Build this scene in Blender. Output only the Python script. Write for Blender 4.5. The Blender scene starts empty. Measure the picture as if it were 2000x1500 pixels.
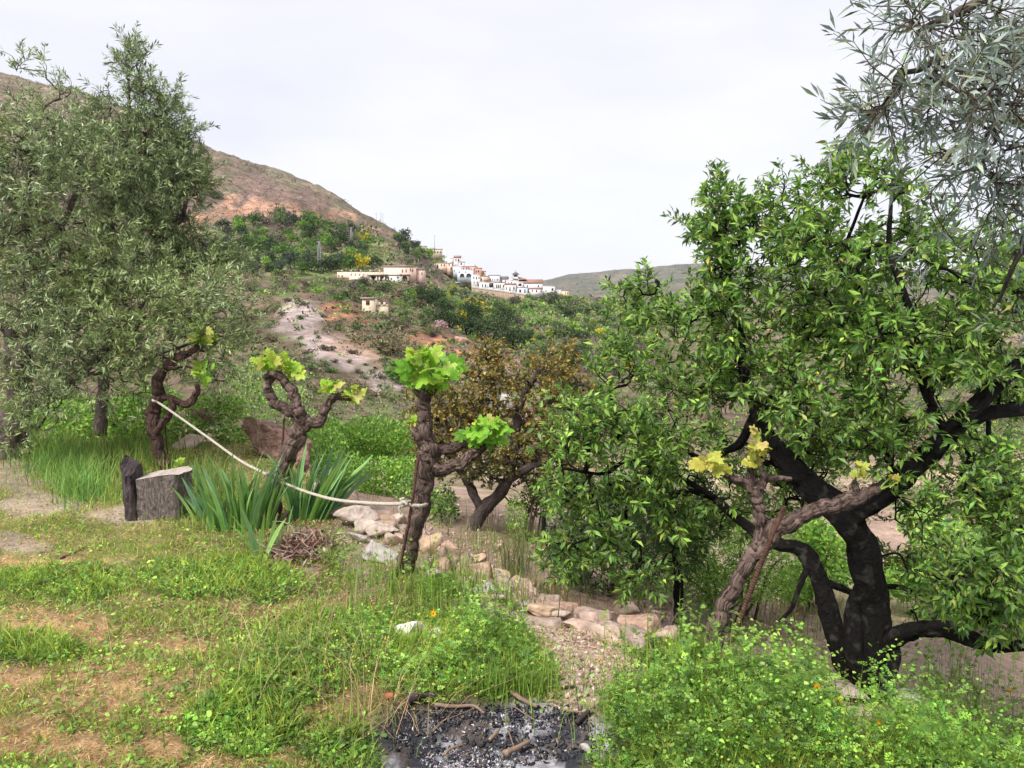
import bpy, math, random
import numpy as np

scene = bpy.context.scene
PI = math.pi
R = math.radians

# ---------------------------------------------------------------- camera
FPX = 1511.0                     # focal length in pixels of a 2000 px wide frame
CAMZ = 1.6
PITCH = math.atan(130.0 / FPX)
cam_data = bpy.data.cameras.new("camera")
cam_data.sensor_width = 36.0
cam_data.lens = 36.0 * FPX / 2000.0
cam_data.clip_start = 0.05
cam_data.clip_end = 9000
cam = bpy.data.objects.new("camera", cam_data)
scene.collection.objects.link(cam)
cam.location = (0, 0, CAMZ)
cam.rotation_euler = (PI / 2 - PITCH, 0, 0)
scene.camera = cam

# ---------------------------------------------------------------- light
SUN_EL, SUN_AZ = 52.0, 215.0     # azimuth measured clockwise from +Y (behind the camera, to the left)
world = bpy.data.worlds.new("World")
scene.world = world
world.use_nodes = True
wn, wl = world.node_tree.nodes, world.node_tree.links
wn.clear()
wout = wn.new("ShaderNodeOutputWorld")
sky = wn.new("ShaderNodeTexSky")
sky.sky_type = 'NISHITA'
sky.sun_disc = False
sky.sun_elevation = R(SUN_EL)
sky.sun_rotation = R(SUN_AZ)
bg1 = wn.new("ShaderNodeBackground"); bg1.inputs[1].default_value = 0.06
wl.new(sky.outputs[0], bg1.inputs[0])
bg2 = wn.new("ShaderNodeBackground"); bg2.inputs[1].default_value = 0.251
tc = wn.new("ShaderNodeTexCoord")
mp = wn.new("ShaderNodeMapping"); mp.inputs['Scale'].default_value = (1.0, 1.0, 3.5)
ns = wn.new("ShaderNodeTexNoise"); ns.inputs['Scale'].default_value = 2.2; ns.inputs['Detail'].default_value = 7
rp = wn.new("ShaderNodeValToRGB")
rp.color_ramp.elements[0].position = 0.36; rp.color_ramp.elements[0].color = (0.915, 0.91, 0.995, 1)
rp.color_ramp.elements[1].position = 0.64; rp.color_ramp.elements[1].color = (1.06, 1.045, 1.09, 1)
wl.new(tc.outputs['Generated'], mp.inputs[0]); wl.new(mp.outputs[0], ns.inputs[0])
wl.new(ns.outputs[0], rp.inputs[0]); wl.new(rp.outputs[0], bg2.inputs[0])
mixs = wn.new("ShaderNodeMixShader"); mixs.inputs[0].default_value = 0.9
wl.new(bg1.outputs[0], mixs.inputs[1]); wl.new(bg2.outputs[0], mixs.inputs[2])
wl.new(mixs.outputs[0], wout.inputs[0])

sun_d = bpy.data.lights.new("sun", 'SUN')
sun_d.energy = 1.5
sun_d.angle = R(22)
sun_d.color = (1.0, 0.955, 0.89)
sun = bpy.data.objects.new("sun", sun_d)
scene.collection.objects.link(sun)
sun.rotation_euler = (R(90 - SUN_EL), 0, R(180 - SUN_AZ))
sun.location = (-3, -5, 12)

scene.view_settings.view_transform = 'Standard'
scene.view_settings.look = 'None'
scene.view_settings.gamma = 1.0
scene.view_settings.use_curve_mapping = False
scene.view_settings.exposure = 1.97
scene.cycles.max_bounces = 6
scene.cycles.diffuse_bounces = 3
scene.cycles.glossy_bounces = 2
scene.cycles.transmission_bounces = 3
scene.cycles.volume_bounces = 1
scene.render.filter_size = 1.1
scene.cycles.use_adaptive_sampling = True
scene.cycles.adaptive_threshold = 0.02

rng = np.random.default_rng(11)
random.seed(11)
COL = scene.collection

# ---------------------------------------------------------------- maths helpers
cp, sp_ = math.cos(PITCH), math.sin(PITCH)

def ray(px, py):
    a = (np.asarray(px, float) - 1000) / FPX
    b = (750 - np.asarray(py, float)) / FPX
    return a, cp + sp_ * b, cp * b - sp_          # x, y, z of the direction

def P(px, py, Y):
    """point of the place seen at (px, py) in the photograph, Y metres ahead"""
    dx, dy, dz = ray(px, py)
    t = Y / dy
    return np.stack([dx * t, dy * t, CAMZ + dz * t], axis=-1)

def G(px, py, z=0.0):
    dx, dy, dz = ray(px, py)
    t = (z - CAMZ) / dz
    return np.stack([dx * t, dy * t, CAMZ + dz * t], axis=-1)

def proj(x, y, z):
    dep = y * cp - (z - CAMZ) * sp_
    up = y * sp_ + (z - CAMZ) * cp
    return 1000 + FPX * x / dep, 750 - FPX * up / dep

def M(r_px, Y):                   # pixels to metres at distance Y
    return r_px * Y / FPX

def vnoise(x, y, seed=0):
    x = np.asarray(x, float); y = np.asarray(y, float)
    xi = np.floor(x).astype(np.int64); yi = np.floor(y).astype(np.int64)
    xf = x - xi; yf = y - yi
    u = xf * xf * (3 - 2 * xf); v = yf * yf * (3 - 2 * yf)
    def h(a, b):
        n = (a * 374761393 + b * 668265263 + seed * 974634777) & 0xffffffff
        n = ((n ^ (n >> 13)) * 1274126177) & 0xffffffff
        return ((n ^ (n >> 16)) & 0xffffff) / float(0xffffff)
    a = h(xi, yi); b = h(xi + 1, yi); c = h(xi, yi + 1); d = h(xi + 1, yi + 1)
    return (a * (1 - u) + b * u) * (1 - v) + (c * (1 - u) + d * u) * v

def fbm(x, y, seed=0, oct=4):
    s = 0; a = 0.5; t = 0
    for k in range(oct):
        s = s + a * vnoise(x * 2 ** k, y * 2 ** k, seed + k); t += a; a *= 0.5
    return s / t

def smooth(a, b, x):
    t = np.clip((x - a) / (b - a), 0, 1)
    return t * t * (3 - 2 * t)

def ell(px, py, cx, cy, rx, ry, soft=0.5, rot=0.0):
    """1 inside an ellipse, 0 outside"""
    dx = px - cx; dy = py - cy
    c, s = math.cos(rot), math.sin(rot)
    a = (dx * c + dy * s) / rx; b = (-dx * s + dy * c) / ry
    return 1 - smooth(1 - soft, 1 + soft, np.sqrt(a * a + b * b))

def catmull(pts, n):
    pts = np.asarray(pts, float)
    if len(pts) < 3:
        t = np.linspace(0, 1, n * (len(pts) - 1) + 1)[:, None]
        return pts[0] * (1 - t) + pts[-1] * t
    q = np.vstack([2 * pts[0] - pts[1], pts, 2 * pts[-1] - pts[-2]])
    out = []
    for i in range(len(pts) - 1):
        p0, p1, p2, p3 = q[i:i + 4]
        t = np.linspace(0, 1, n, endpoint=False)[:, None]
        out.append(0.5 * (2 * p1 + (p2 - p0) * t + (2 * p0 - 5 * p1 + 4 * p2 - p3) * t ** 2 + (3 * p1 - p0 - 3 * p2 + p3) * t ** 3))
    out.append(pts[-1:])
    return np.vstack(out)

def unit(v):
    v = np.asarray(v, float)
    return v / np.maximum(np.linalg.norm(v, axis=-1, keepdims=True), 1e-9)

# ---------------------------------------------------------------- mesh builder
class MB:
    """collects vertices and faces, builds ONE mesh object"""
    def __init__(s):
        s.v = []; s.c = []; s.uv = []; s.f = {3: [], 4: []}; s.n = 0; s.big = []
    def add(s, v, f, c=None, uv=None):
        v = np.asarray(v, float).reshape(-1, 3); n = len(v)
        s.v.append(v)
        if c is None: c = (1, 1, 1)
        c = np.asarray(c, float)
        s.c.append(np.broadcast_to(c, (n, 3)) if c.ndim == 1 else c)
        s.uv.append(np.zeros((n, 2)) if uv is None else np.asarray(uv, float))
        if isinstance(f, np.ndarray): f = [f]
        for q in f:
            if isinstance(q, np.ndarray) and q.ndim == 2:
                s.f[q.shape[1]].append(q + s.n)
            elif len(q) in (3, 4):
                s.f[len(q)].append(np.array([q]) + s.n)
            else:
                s.big.append([i + s.n for i in q])
        s.n += n
    def box(s, x0, x1, y0, y1, z0, z1, c=None):
        v = [(x0,y0,z0),(x1,y0,z0),(x1,y1,z0),(x0,y1,z0),(x0,y0,z1),(x1,y0,z1),(x1,y1,z1),(x0,y1,z1)]
        s.add(v, np.array([(0,3,2,1),(4,5,6,7),(0,1,5,4),(1,2,6,5),(2,3,7,6),(3,0,4,7)]), c)
        return s
    def tube(s, pts, rad, sides=8, c=None, cap=True, rough=0.0, seed=0, vscale=1.0, ridge=0.0, rfreq=4.2):
        pts = np.asarray(pts, float); n = len(pts)
        rad = np.broadcast_to(np.asarray(rad, float), (n,))
        t = np.gradient(pts, axis=0); t = unit(t)
        ref = np.array([0.0, 0.0, 1.0]) if abs(t[0][2]) < 0.9 else np.array([1.0, 0, 0])
        a = unit(np.cross(t[0], ref)); A = [a]
        for i in range(1, n):
            a = A[-1] - t[i] * np.dot(A[-1], t[i]); A.append(unit(a))
        A = np.array(A); B = np.cross(t, A)
        ang = np.linspace(0, 2 * PI, sides, endpoint=False)
        L = np.concatenate([[0], np.cumsum(np.linalg.norm(np.diff(pts, axis=0), axis=1))])
        rr = rad[:, None] * np.ones((n, sides))
        if rough or ridge:
            aa = np.cos(ang)[None] * 1.6 + 7.3; bb = np.sin(ang)[None] * 1.6 + 3.1
            l = (L / (rad.mean() + 1e-6))[:, None]
            cn = lambda f, g, q_: .5 * (vnoise(aa * f, l * g + 3.7, seed + q_) + vnoise(bb * f + 40, l * g, seed + q_ + 1))
            nz = 1.3 * (cn(1.0, .45, 0) - .5) + 1.0 * (cn(2.3, .9, 5) - .5) + .5 * (np.abs(cn(4.5, 1.6, 11) - .5) - .1)
            rr = rr * (1 + rough * nz)
            if ridge:
                tw = ang[None] + l * 0.12
                rn = .5 * (vnoise(np.cos(tw) * rfreq + 20, l * .16, seed + 9) + vnoise(np.sin(tw) * rfreq + 60, l * .16 + 9, seed + 10))
                rr = rr * (1 + ridge * (rn - 0.5) * 3)
        V = pts[:, None] + rr[..., None] * (np.cos(ang)[None, :, None] * A[:, None] + np.sin(ang)[None, :, None] * B[:, None])
        i = np.arange(n - 1)[:, None] * sides; j = np.arange(sides)[None]; k = (j + 1) % sides
        F = np.stack([i + j, i + k, i + sides + k, i + sides + j], -1).reshape(-1, 4)
        uv = np.stack([np.broadcast_to(ang / (2 * PI) * 2 * PI * rad.mean(), (n, sides)), np.broadcast_to(L[:, None] * vscale, (n, sides))], -1)
        V = V.reshape(-1, 3); uv = uv.reshape(-1, 2)
        fl = [F]
        if cap:
            V = np.vstack([V, pts[0] - t[0] * rad[0] * 0.2, pts[-1] + t[-1] * rad[-1] * 0.5]); uv = np.vstack([uv, uv[0], uv[-1]])
            b = n * sides
            jj = np.arange(sides); kk = (jj + 1) % sides
            fl.append(np.stack([kk, jj, np.full(sides, b)], -1))
            fl.append(np.stack([jj + (n - 1) * sides, kk + (n - 1) * sides, np.full(sides, b + 1)], -1))
        s.add(V, fl, c, uv)
        return s
    def instances(s, tv, tf, pos, X, Y, Z, scale, cols):
        """copies of one template: tv (k,3), tf list of arrays; X,Y,Z frames (n,3); scale (n,) or (n,3)"""
        tv = np.asarray(tv, float); n = len(pos); k = len(tv)
        sc = np.asarray(scale, float)
        if sc.ndim == 1: sc = np.repeat(sc[:, None], 3, 1)
        V = (pos[:, None] + tv[None, :, 0, None] * (X * sc[:, :1])[:, None] + tv[None, :, 1, None] * (Y * sc[:, 1:2])[:, None]
             + tv[None, :, 2, None] * (Z * sc[:, 2:3])[:, None])
        off = (np.arange(n) * k)[:, None, None]
        fl = [(f[None] + off).reshape(-1, f.shape[1]) for f in tf]
        cc = np.repeat(np.asarray(cols, float), k, axis=0) if np.ndim(cols) == 2 else cols
        s.add(V.reshape(-1, 3), fl, cc)
        return s
    def mesh(s, name, mat=None, smooth_=False):
        me = bpy.data.meshes.new(name)
        V = np.vstack(s.v)
        tri = np.vstack(s.f[3]) if s.f[3] else np.zeros((0, 3), int)
        qd = np.vstack(s.f[4]) if s.f[4] else np.zeros((0, 4), int)
        nb = sum(len(b) for b in s.big)
        me.vertices.add(len(V)); me.vertices.foreach_set("co", V.ravel().astype(np.float32))
        li = np.concatenate([tri.ravel(), qd.ravel(), np.array([i for b in s.big for i in b], int)]).astype(np.int32)
        me.loops.add(len(li)); me.loops.foreach_set("vertex_index", li)
        ls = np.concatenate([np.arange(len(tri)) * 3, len(tri) * 3 + np.arange(len(qd)) * 4]).astype(np.int32)
        st = len(tri) * 3 + len(qd) * 4; ex = []
        for b in s.big: ex.append(st); st += len(b)
        ls = np.concatenate([ls, np.array(ex, np.int32)]).astype(np.int32)
        me.polygons.add(len(ls)); me.polygons.foreach_set("loop_start", ls)
        if smooth_: me.polygons.foreach_set("use_smooth", np.ones(len(ls), bool))
        me.update(calc_edges=True)
        C = np.vstack(s.c); at = me.attributes.new("col", 'FLOAT_COLOR', 'POINT')
        at.data.foreach_set("color", np.hstack([C, np.ones((len(C), 1))]).ravel().astype(np.float32))
        U = np.vstack(s.uv); uvl = me.uv_layers.new(name="UVMap")
        uvl.data.foreach_set("uv", U[li].ravel().astype(np.float32))
        if mat: me.materials.append(mat)
        return me
    def build(s, name, mat, parent=None, smooth_=False, **kw):
        return link(name, s.mesh(name, mat, smooth_), parent, **kw)

def link(name, me, parent=None, label=None, cat=None, group=None, kind=None, loc=None):
    o = bpy.data.objects.new(name, me); COL.objects.link(o)
    if loc is not None: o.location = loc
    if parent is not None: o.parent = parent
    return tag(o, label, cat, group, kind)

def tag(o, label=None, cat=None, group=None, kind=None):
    if label: o['label'] = label
    if cat: o['category'] = cat
    if group: o['group'] = group
    if kind: o['kind'] = kind
    return o

def thing(name, label, cat, loc=(0, 0, 0), group=None, rz=0):
    o = bpy.data.objects.new(name, None); COL.objects.link(o)
    o.empty_display_size = 0.2
    o.location = [float(c) for c in loc]; o.rotation_euler = (0, 0, rz)
    return tag(o, label, cat, group)

# ---------------------------------------------------------------- materials
def new_mat(name):
    m = bpy.data.materials.new(name); m.use_nodes = True
    nt = m.node_tree; nt.nodes.clear()
    out = nt.nodes.new("ShaderNodeOutputMaterial")
    return m, nt.nodes, nt.links, out

def leaf_mat(name, rough=0.5, trans=0.25, obj_tint=False, spec=0.35, gain=1.0, jitter=0.25):
    m, n, l, out = new_mat(name)
    at = n.new("ShaderNodeAttribute"); at.attribute_name = "col"
    src = at.outputs['Color']
    if obj_tint:
        oi = n.new("ShaderNodeObjectInfo"); mx = n.new("ShaderNodeMix"); mx.data_type = 'RGBA'; mx.blend_type = 'MULTIPLY'
        mx.inputs[0].default_value = 1
        l.new(src, mx.inputs[6]); l.new(oi.outputs['Color'], mx.inputs[7]); src = mx.outputs[2]
    hs = n.new("ShaderNodeHueSaturation"); hs.inputs['Value'].default_value = gain
    tcn = n.new("ShaderNodeTexCoord"); nz = n.new("ShaderNodeTexNoise"); nz.inputs['Scale'].default_value = 9; nz.inputs['Detail'].default_value = 3
    l.new(tcn.outputs['Object'], nz.inputs[0])
    mr = n.new("ShaderNodeMapRange"); mr.inputs[1].default_value = 0.3; mr.inputs[2].default_value = 0.7
    mr.inputs[3].default_value = gain * (1 - jitter); mr.inputs[4].default_value = gain * (1 + jitter)
    l.new(nz.outputs[0], mr.inputs[0]); l.new(mr.outputs[0], hs.inputs['Value']); l.new(src, hs.inputs['Color'])
    b = n.new("ShaderNodeBsdfPrincipled"); b.inputs['Roughness'].default_value = rough
    b.inputs['Specular IOR Level'].default_value = spec
    l.new(hs.outputs[0], b.inputs['Base Color'])
    if trans > 0:
        t = n.new("ShaderNodeBsdfTranslucent"); ms = n.new("ShaderNodeMixShader"); ms.inputs[0].default_value = trans
        l.new(hs.outputs[0], t.inputs[0]); l.new(b.outputs[0], ms.inputs[1]); l.new(t.outputs[0], ms.inputs[2]); l.new(ms.outputs[0], out.inputs[0])
    else:
        l.new(b.outputs[0], out.inputs[0])
    return m

def bark_mat(name, c0, c1, us=60, vs=5, bump=0.6, dist=0.01, rough=0.9, c2=None):
    """fibrous bark: noise stretched along the trunk (UV: around, along, in metres)"""
    m, n, l, out = new_mat(name)
    tcn = n.new("ShaderNodeTexCoord"); mpn = n.new("ShaderNodeMapping"); mpn.inputs['Scale'].default_value = (us, vs, 1)
    nz = n.new("ShaderNodeTexNoise"); nz.inputs['Scale'].default_value = 1; nz.inputs['Detail'].default_value = 6; nz.inputs['Roughness'].default_value = 0.7
    nz.inputs['Distortion'].default_value = 0.6
    l.new(tcn.outputs['UV'], mpn.inputs[0]); l.new(mpn.outputs[0], nz.inputs[0])
    r = n.new("ShaderNodeValToRGB"); r.color_ramp.elements[0].position = 0.33; r.color_ramp.elements[1].position = 0.68
    r.color_ramp.elements[0].color = (*c0, 1); r.color_ramp.elements[1].color = (*c1, 1)
    l.new(nz.outputs[0], r.inputs[0]); src = r.outputs[0]
    n2 = n.new("ShaderNodeTexNoise"); n2.inputs['Scale'].default_value = 14; n2.inputs['Detail'].default_value = 5
    l.new(tcn.outputs['Object'], n2.inputs[0])
    if c2:
        r2 = n.new("ShaderNodeValToRGB"); r2.color_ramp.elements[0].position = 0.56; r2.color_ramp.elements[1].position = 0.7
        r2.color_ramp.elements[0].color = (0, 0, 0, 1); r2.color_ramp.elements[1].color = (1, 1, 1, 1)
        l.new(n2.outputs[0], r2.inputs[0])
        mx = n.new("ShaderNodeMix"); mx.data_type = 'RGBA'; l.new(r2.outputs[0], mx.inputs[0]); l.new(src, mx.inputs[6]); mx.inputs[7].default_value = (*c2, 1)
        src = mx.outputs[2]
    b = n.new("ShaderNodeBsdfPrincipled"); b.inputs['Roughness'].default_value = rough; b.inputs['Specular IOR Level'].default_value = 0.2
    l.new(src, b.inputs['Base Color'])
    bp = n.new("ShaderNodeBump"); bp.inputs['Strength'].default_value = bump; bp.inputs['Distance'].default_value = dist
    ad = n.new("ShaderNodeMath"); ad.operation = 'ADD'; l.new(nz.outputs[0], ad.inputs[0]); l.new(n2.outputs[0], ad.inputs[1])
    l.new(ad.outputs[0], bp.inputs['Height']); l.new(bp.outputs[0], b.inputs['Normal'])
    l.new(b.outputs[0], out.inputs[0])
    return m

def rock_mat(name, c0, c1, scale=8, bump=0.6, dist=0.02, use_col=False, rough=0.92):
    m, n, l, out = new_mat(name)
    tcn = n.new("ShaderNodeTexCoord")
    nz = n.new("ShaderNodeTexNoise"); nz.inputs['Scale'].default_value = scale; nz.inputs['Detail'].default_value = 8; nz.inputs['Roughness'].default_value = 0.68
    l.new(tcn.outputs['Object'], nz.inputs[0])
    vo = n.new("ShaderNodeTexVoronoi"); vo.inputs['Scale'].default_value = scale * 2.2; l.new(tcn.outputs['Object'], vo.inputs[0])
    r = n.new("ShaderNodeValToRGB"); r.color_ramp.elements[0].position = 0.32; r.color_ramp.elements[1].position = 0.66
    r.color_ramp.elements[0].color = (*c0, 1); r.color_ramp.elements[1].color = (*c1, 1)
    l.new(nz.outputs[0], r.inputs[0]); src = r.outputs[0]
    if use_col:
        at = n.new("ShaderNodeAttribute"); at.attribute_name = "col"
        mx = n.new("ShaderNodeMix"); mx.data_type = 'RGBA'; mx.blend_type = 'MULTIPLY'; mx.inputs[0].default_value = 1
        l.new(src, mx.inputs[6]); l.new(at.outputs['Color'], mx.inputs[7]); src = mx.outputs[2]
    b = n.new("ShaderNodeBsdfPrincipled"); b.inputs['Roughness'].default_value = rough; b.inputs['Specular IOR Level'].default_value = 0.25
    l.new(src, b.inputs['Base Color'])
    ad = n.new("ShaderNodeMath"); ad.operation = 'MULTIPLY_ADD'; ad.inputs[1].default_value = 0.25
    l.new(vo.outputs['Distance'], ad.inputs[0]); l.new(nz.outputs[0], ad.inputs[2])
    bp = n.new("ShaderNodeBump"); bp.inputs['Strength'].default_value = bump; bp.inputs['Distance'].default_value = dist
    l.new(ad.outputs[0], bp.inputs['Height']); l.new(bp.outputs[0], b.inputs['Normal']); l.new(b.outputs[0], out.inputs[0])
    return m

def plain_mat(name, c, rough=0.8, var=0.12, scale=3.0, metal=0.0, use_col=False):
    m, n, l, out = new_mat(name)
    tcn = n.new("ShaderNodeTexCoord"); nz = n.new("ShaderNodeTexNoise"); nz.inputs['Scale'].default_value = scale; nz.inputs['Detail'].default_value = 6
    l.new(tcn.outputs['Object'], nz.inputs[0])
    r = n.new("ShaderNodeValToRGB"); r.color_ramp.elements[0].position = 0.3; r.color_ramp.elements[1].position = 0.7
    r.color_ramp.elements[0].color = (*[k * (1 - var) for k in c], 1); r.color_ramp.elements[1].color = (*[min(1, k * (1 + var)) for k in c], 1)
    l.new(nz.outputs[0], r.inputs[0]); src = r.outputs[0]
    if use_col:
        at = n.new("ShaderNodeAttribute"); at.attribute_name = "col"
        mx = n.new("ShaderNodeMix"); mx.data_type = 'RGBA'; mx.blend_type = 'MULTIPLY'; mx.inputs[0].default_value = 1
        l.new(src, mx.inputs[6]); l.new(at.outputs['Color'], mx.inputs[7]); src = mx.outputs[2]
    b = n.new("ShaderNodeBsdfPrincipled"); b.inputs['Roughness'].default_value = rough; b.inputs['Metallic'].default_value = metal
    b.inputs['Specular IOR Level'].default_value = 0.3
    l.new(src, b.inputs['Base Color']); l.new(b.outputs[0], out.inputs[0])
    return m

def terrain_mat():
    m, n, l, out = new_mat("terrain")
    at = n.new("ShaderNodeAttribute"); at.attribute_name = "col"
    tcn = n.new("ShaderNodeTexCoord")
    src = at.outputs['Color']; h = None
    for sc, lo, hi in ((0.018, .68, 1.34), (0.10, .52, 1.48), (0.5, .62, 1.38), (7, .75, 1.25), (55, .7, 1.3)):
        nz = n.new("ShaderNodeTexNoise"); nz.inputs['Scale'].default_value = sc; nz.inputs['Detail'].default_value = 5; nz.inputs['Roughness'].default_value = 0.65
        l.new(tcn.outputs['Object'], nz.inputs[0])
        mr = n.new("ShaderNodeMapRange"); mr.inputs[1].default_value = 0.32; mr.inputs[2].default_value = 0.68
        mr.inputs[3].default_value = lo; mr.inputs[4].default_value = hi; l.new(nz.outputs[0], mr.inputs[0])
        mx = n.new("ShaderNodeVectorMath"); mx.operation = 'SCALE'
        l.new(src, mx.inputs[0]); l.new(mr.outputs[0], mx.inputs['Scale']); src = mx.outputs[0]
        if sc >= 0.5:
            if h is None: h = nz.outputs[0]
            else:
                ad = n.new("ShaderNodeMath"); ad.operation = 'MULTIPLY_ADD'; ad.inputs[1].default_value = 0.35 if sc < 10 else 0.12
                l.new(nz.outputs[0], ad.inputs[0]); l.new(h, ad.inputs[2]); h = ad.outputs[0]
    b = n.new("ShaderNodeBsdfPrincipled"); b.inputs['Roughness'].default_value = 0.95; b.inputs['Specular IOR Level'].default_value = 0.15
    l.new(src, b.inputs['Base Color'])
    bp = n.new("ShaderNodeBump"); bp.inputs['Strength'].default_value = 0.8; bp.inputs['Distance'].default_value = 0.12
    l.new(h, bp.inputs['Height']); l.new(bp.outputs[0], b.inputs['Normal']); l.new(b.outputs[0], out.inputs[0])
    return m
# ================================================================ terrain
# edge of the near terrace (x, y), from far left to near right
EDGE = np.array([G(*q)[:2] for q in [(330, 792), (420, 815), (500, 852), (600, 920), (700, 985), (800, 1035), (900, 1092), (1000, 1158), (1150, 1212),
                                    (1300, 1240), (1500, 1300), (1620, 1345), (1720, 1405), (1850, 1460)]] + [(2.6, 2.2), (4.5, 1.2), (9, 0.2)])
EDGE = np.vstack([[(-6.5, 16.5)], EDGE])

def edge_dist(x, y):
    """signed distance past the terrace edge (positive = beyond, below)"""
    x = np.asarray(x, float); y = np.asarray(y, float)
    best = np.full(x.shape, 1e9); sgn = np.ones(x.shape)
    for a, b in zip(EDGE[:-1], EDGE[1:]):
        d = b - a; L2 = d @ d
        t = np.clip(((x - a[0]) * d[0] + (y - a[1]) * d[1]) / L2, 0, 1)
        ex = x - (a[0] + t * d[0]); ey = y - (a[1] + t * d[1])
        dd = ex * ex + ey * ey
        cr = d[0] * ey - d[1] * ex
        m = dd < best
        best = np.where(m, dd, best); sgn = np.where(m, np.sign(cr), sgn)
    return np.sqrt(best) * sgn

NY = np.array([14, 20, 40, 60, 80, 110, 150, 200, 270, 350, 450, 560, 700, 850, 1200, 2500, 3200, 3800], float)
TAB = {
 -500: [800,790,800,790,760,700,640,590,545,500,400,280,120,20,60,400,560,600],
 -150: [800,800,800,790,760,700,640,590,545,500,415,315,180,80,130,420,560,600],
 0:    [800,800,810,790,760,700,640,590,545,500,430,350,220,120,200,450,560,600],
 200:  [830,840,830,800,760,700,640,590,545,500,430,365,250,184,260,450,560,600],
 400:  [900,900,870,820,775,700,630,590,545,500,440,372,314,278,345,480,560,600],
 520:  [940,930,880,830,780,680,590,574,544,490,430,395,344,320,395,500,560,600],
 600:  [950,940,890,840,785,670,578,568,544,490,430,403,370,350,415,520,560,600],
 700:  [960,950,900,850,790,690,602,596,538,510,470,440,418,406,450,520,560,600],
 760:  [965,950,905,855,795,700,625,602,542,520,490,468,450,440,480,530,560,600],
 820:  [970,955,910,860,800,712,648,606,546,535,520,502,488,480,500,540,560,600],
 900:  [980,960,915,860,800,730,670,635,604,590,581,565,522,530,560,570,565,600],
 1000: [990,965,920,865,805,745,692,668,634,610,596,581,568,585,600,575,562,600],
 1060: [995,968,920,868,808,750,700,676,642,618,602,585,574,592,610,568,546,590],
 1100: [1000,970,920,870,810,755,705,682,650,622,602,587,584,600,615,560,537,585],
 1200: [1000,970,920,870,815,760,715,695,665,640,620,605,600,612,625,550,525,580],
 1350: [1000,970,920,870,820,770,725,700,675,650,630,612,605,615,625,545,514,575],
 1600: [1000,970,920,870,820,770,725,700,675,650,630,612,605,615,625,545,522,575],
 2000: [1000,960,915,870,820,770,725,700,670,645,630,612,605,615,625,545,530,575],
 2600: [1000,960,915,870,820,770,725,700,670,645,630,612,605,615,625,545,540,575]}
_tx = np.array(sorted(TAB)); _tv = np.array([TAB[k] for k in _tx], float)
NU, NL = 420, 300
_u = np.linspace(-1.05, 1.1, NU); _l = np.linspace(math.log(14), math.log(3800), NL)
_pxs = 1000 + _u * FPX
_rows = np.array([np.interp(_pxs, _tx, _tv[:, j]) for j in range(len(NY))])          # (nY, NU) of py
_zr = P(_pxs[None] + 0 * _rows, _rows, NY[:, None] + 0 * _rows)[..., 2]
_zg = np.array([np.interp(_l, np.log(NY), _zr[:, i]) for i in range(NU)]).T           # (NL, NU)
def _blur(a, k, ax):
    w = np.exp(-0.5 * (np.arange(-k, k + 1) / (k / 2.0)) ** 2); w /= w.sum()
    p = [(0, 0), (0, 0)]; p[ax] = (k, k)
    b = np.pad(a, p, mode='edge'); o = 0
    for i, ww in enumerate(w):
        sl = [slice(None)] * 2; sl[ax] = slice(i, i + a.shape[ax]); o = o + ww * b[tuple(sl)]
    return o
_ZT = _blur(_blur(_zg, 5, 1), 3, 0)

def H0(x, y):
    x = np.asarray(x, float); y = np.asarray(y, float)
    ys = np.maximum(y, 14.0)
    fu = np.clip((x / ys - _u[0]) / (_u[1] - _u[0]), 0, NU - 1.001); fl = np.clip((np.log(ys) - _l[0]) / (_l[1] - _l[0]), 0, NL - 1.001)
    i = fu.astype(int); j = fl.astype(int); a = fu - i; b = fl - j
    far = (_ZT[j, i] * (1 - a) + _ZT[j, i + 1] * a) * (1 - b) + (_ZT[j + 1, i] * (1 - a) + _ZT[j + 1, i + 1] * a) * b
    s = edge_dist(x, y) + 0.12 * (fbm(x * 3, y * 3, 3, 3) - 0.5)
    low = -0.42 - 0.2 * np.maximum(s, 0) - 0.03 * np.maximum(s - 4, 0)
    near = np.where(s > -0.1, -0.0 + (low) * smooth(-0.1, 0.28, s), 0.0)
    near = near + 0.05 * (fbm(x * 0.9, y * 0.9, 5, 3) - 0.5) * (s < 0) + smooth(0.2, 1, s) * 0.16 * (fbm(x * 1.1, y * 1.1, 8, 4) - 0.5)
    near = near + 0.09 * ell(x, y, -0.55, 3.25, 1.2, 0.35) * (s < 0)
    w = smooth(9.5, 15.0, y)
    return near * (1 - w) + far * w

def H(x, y):
    x = np.asarray(x, float); y = np.asarray(y, float)
    z = H0(x, y)
    for k, Lk in enumerate((0.5, 1.3, 3.5, 9, 24, 60, 150, 380)):
        w = smooth(Lk * 2.2, Lk * 6, y) * (1 - smooth(Lk * 260, Lk * 600, y)) * smooth(8, 16, y)
        nz = fbm(x / Lk + 31 * k, y / Lk + 17 * k, 40 + k, 2)
        rid = 1 - np.abs(2 * nz - 1) * 1.6
        amp = 0.085 if Lk < 30 else 0.06
        amp = amp * (1 + 1.1 * smooth(230, 420, y) * (1 - smooth(1200, 1800, y)) * (1 if 8 < Lk < 100 else 0))
        z = z + w * Lk * amp * ((nz - 0.5) * 1.1 + (rid - 0.6) * 0.6)
    return z

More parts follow.
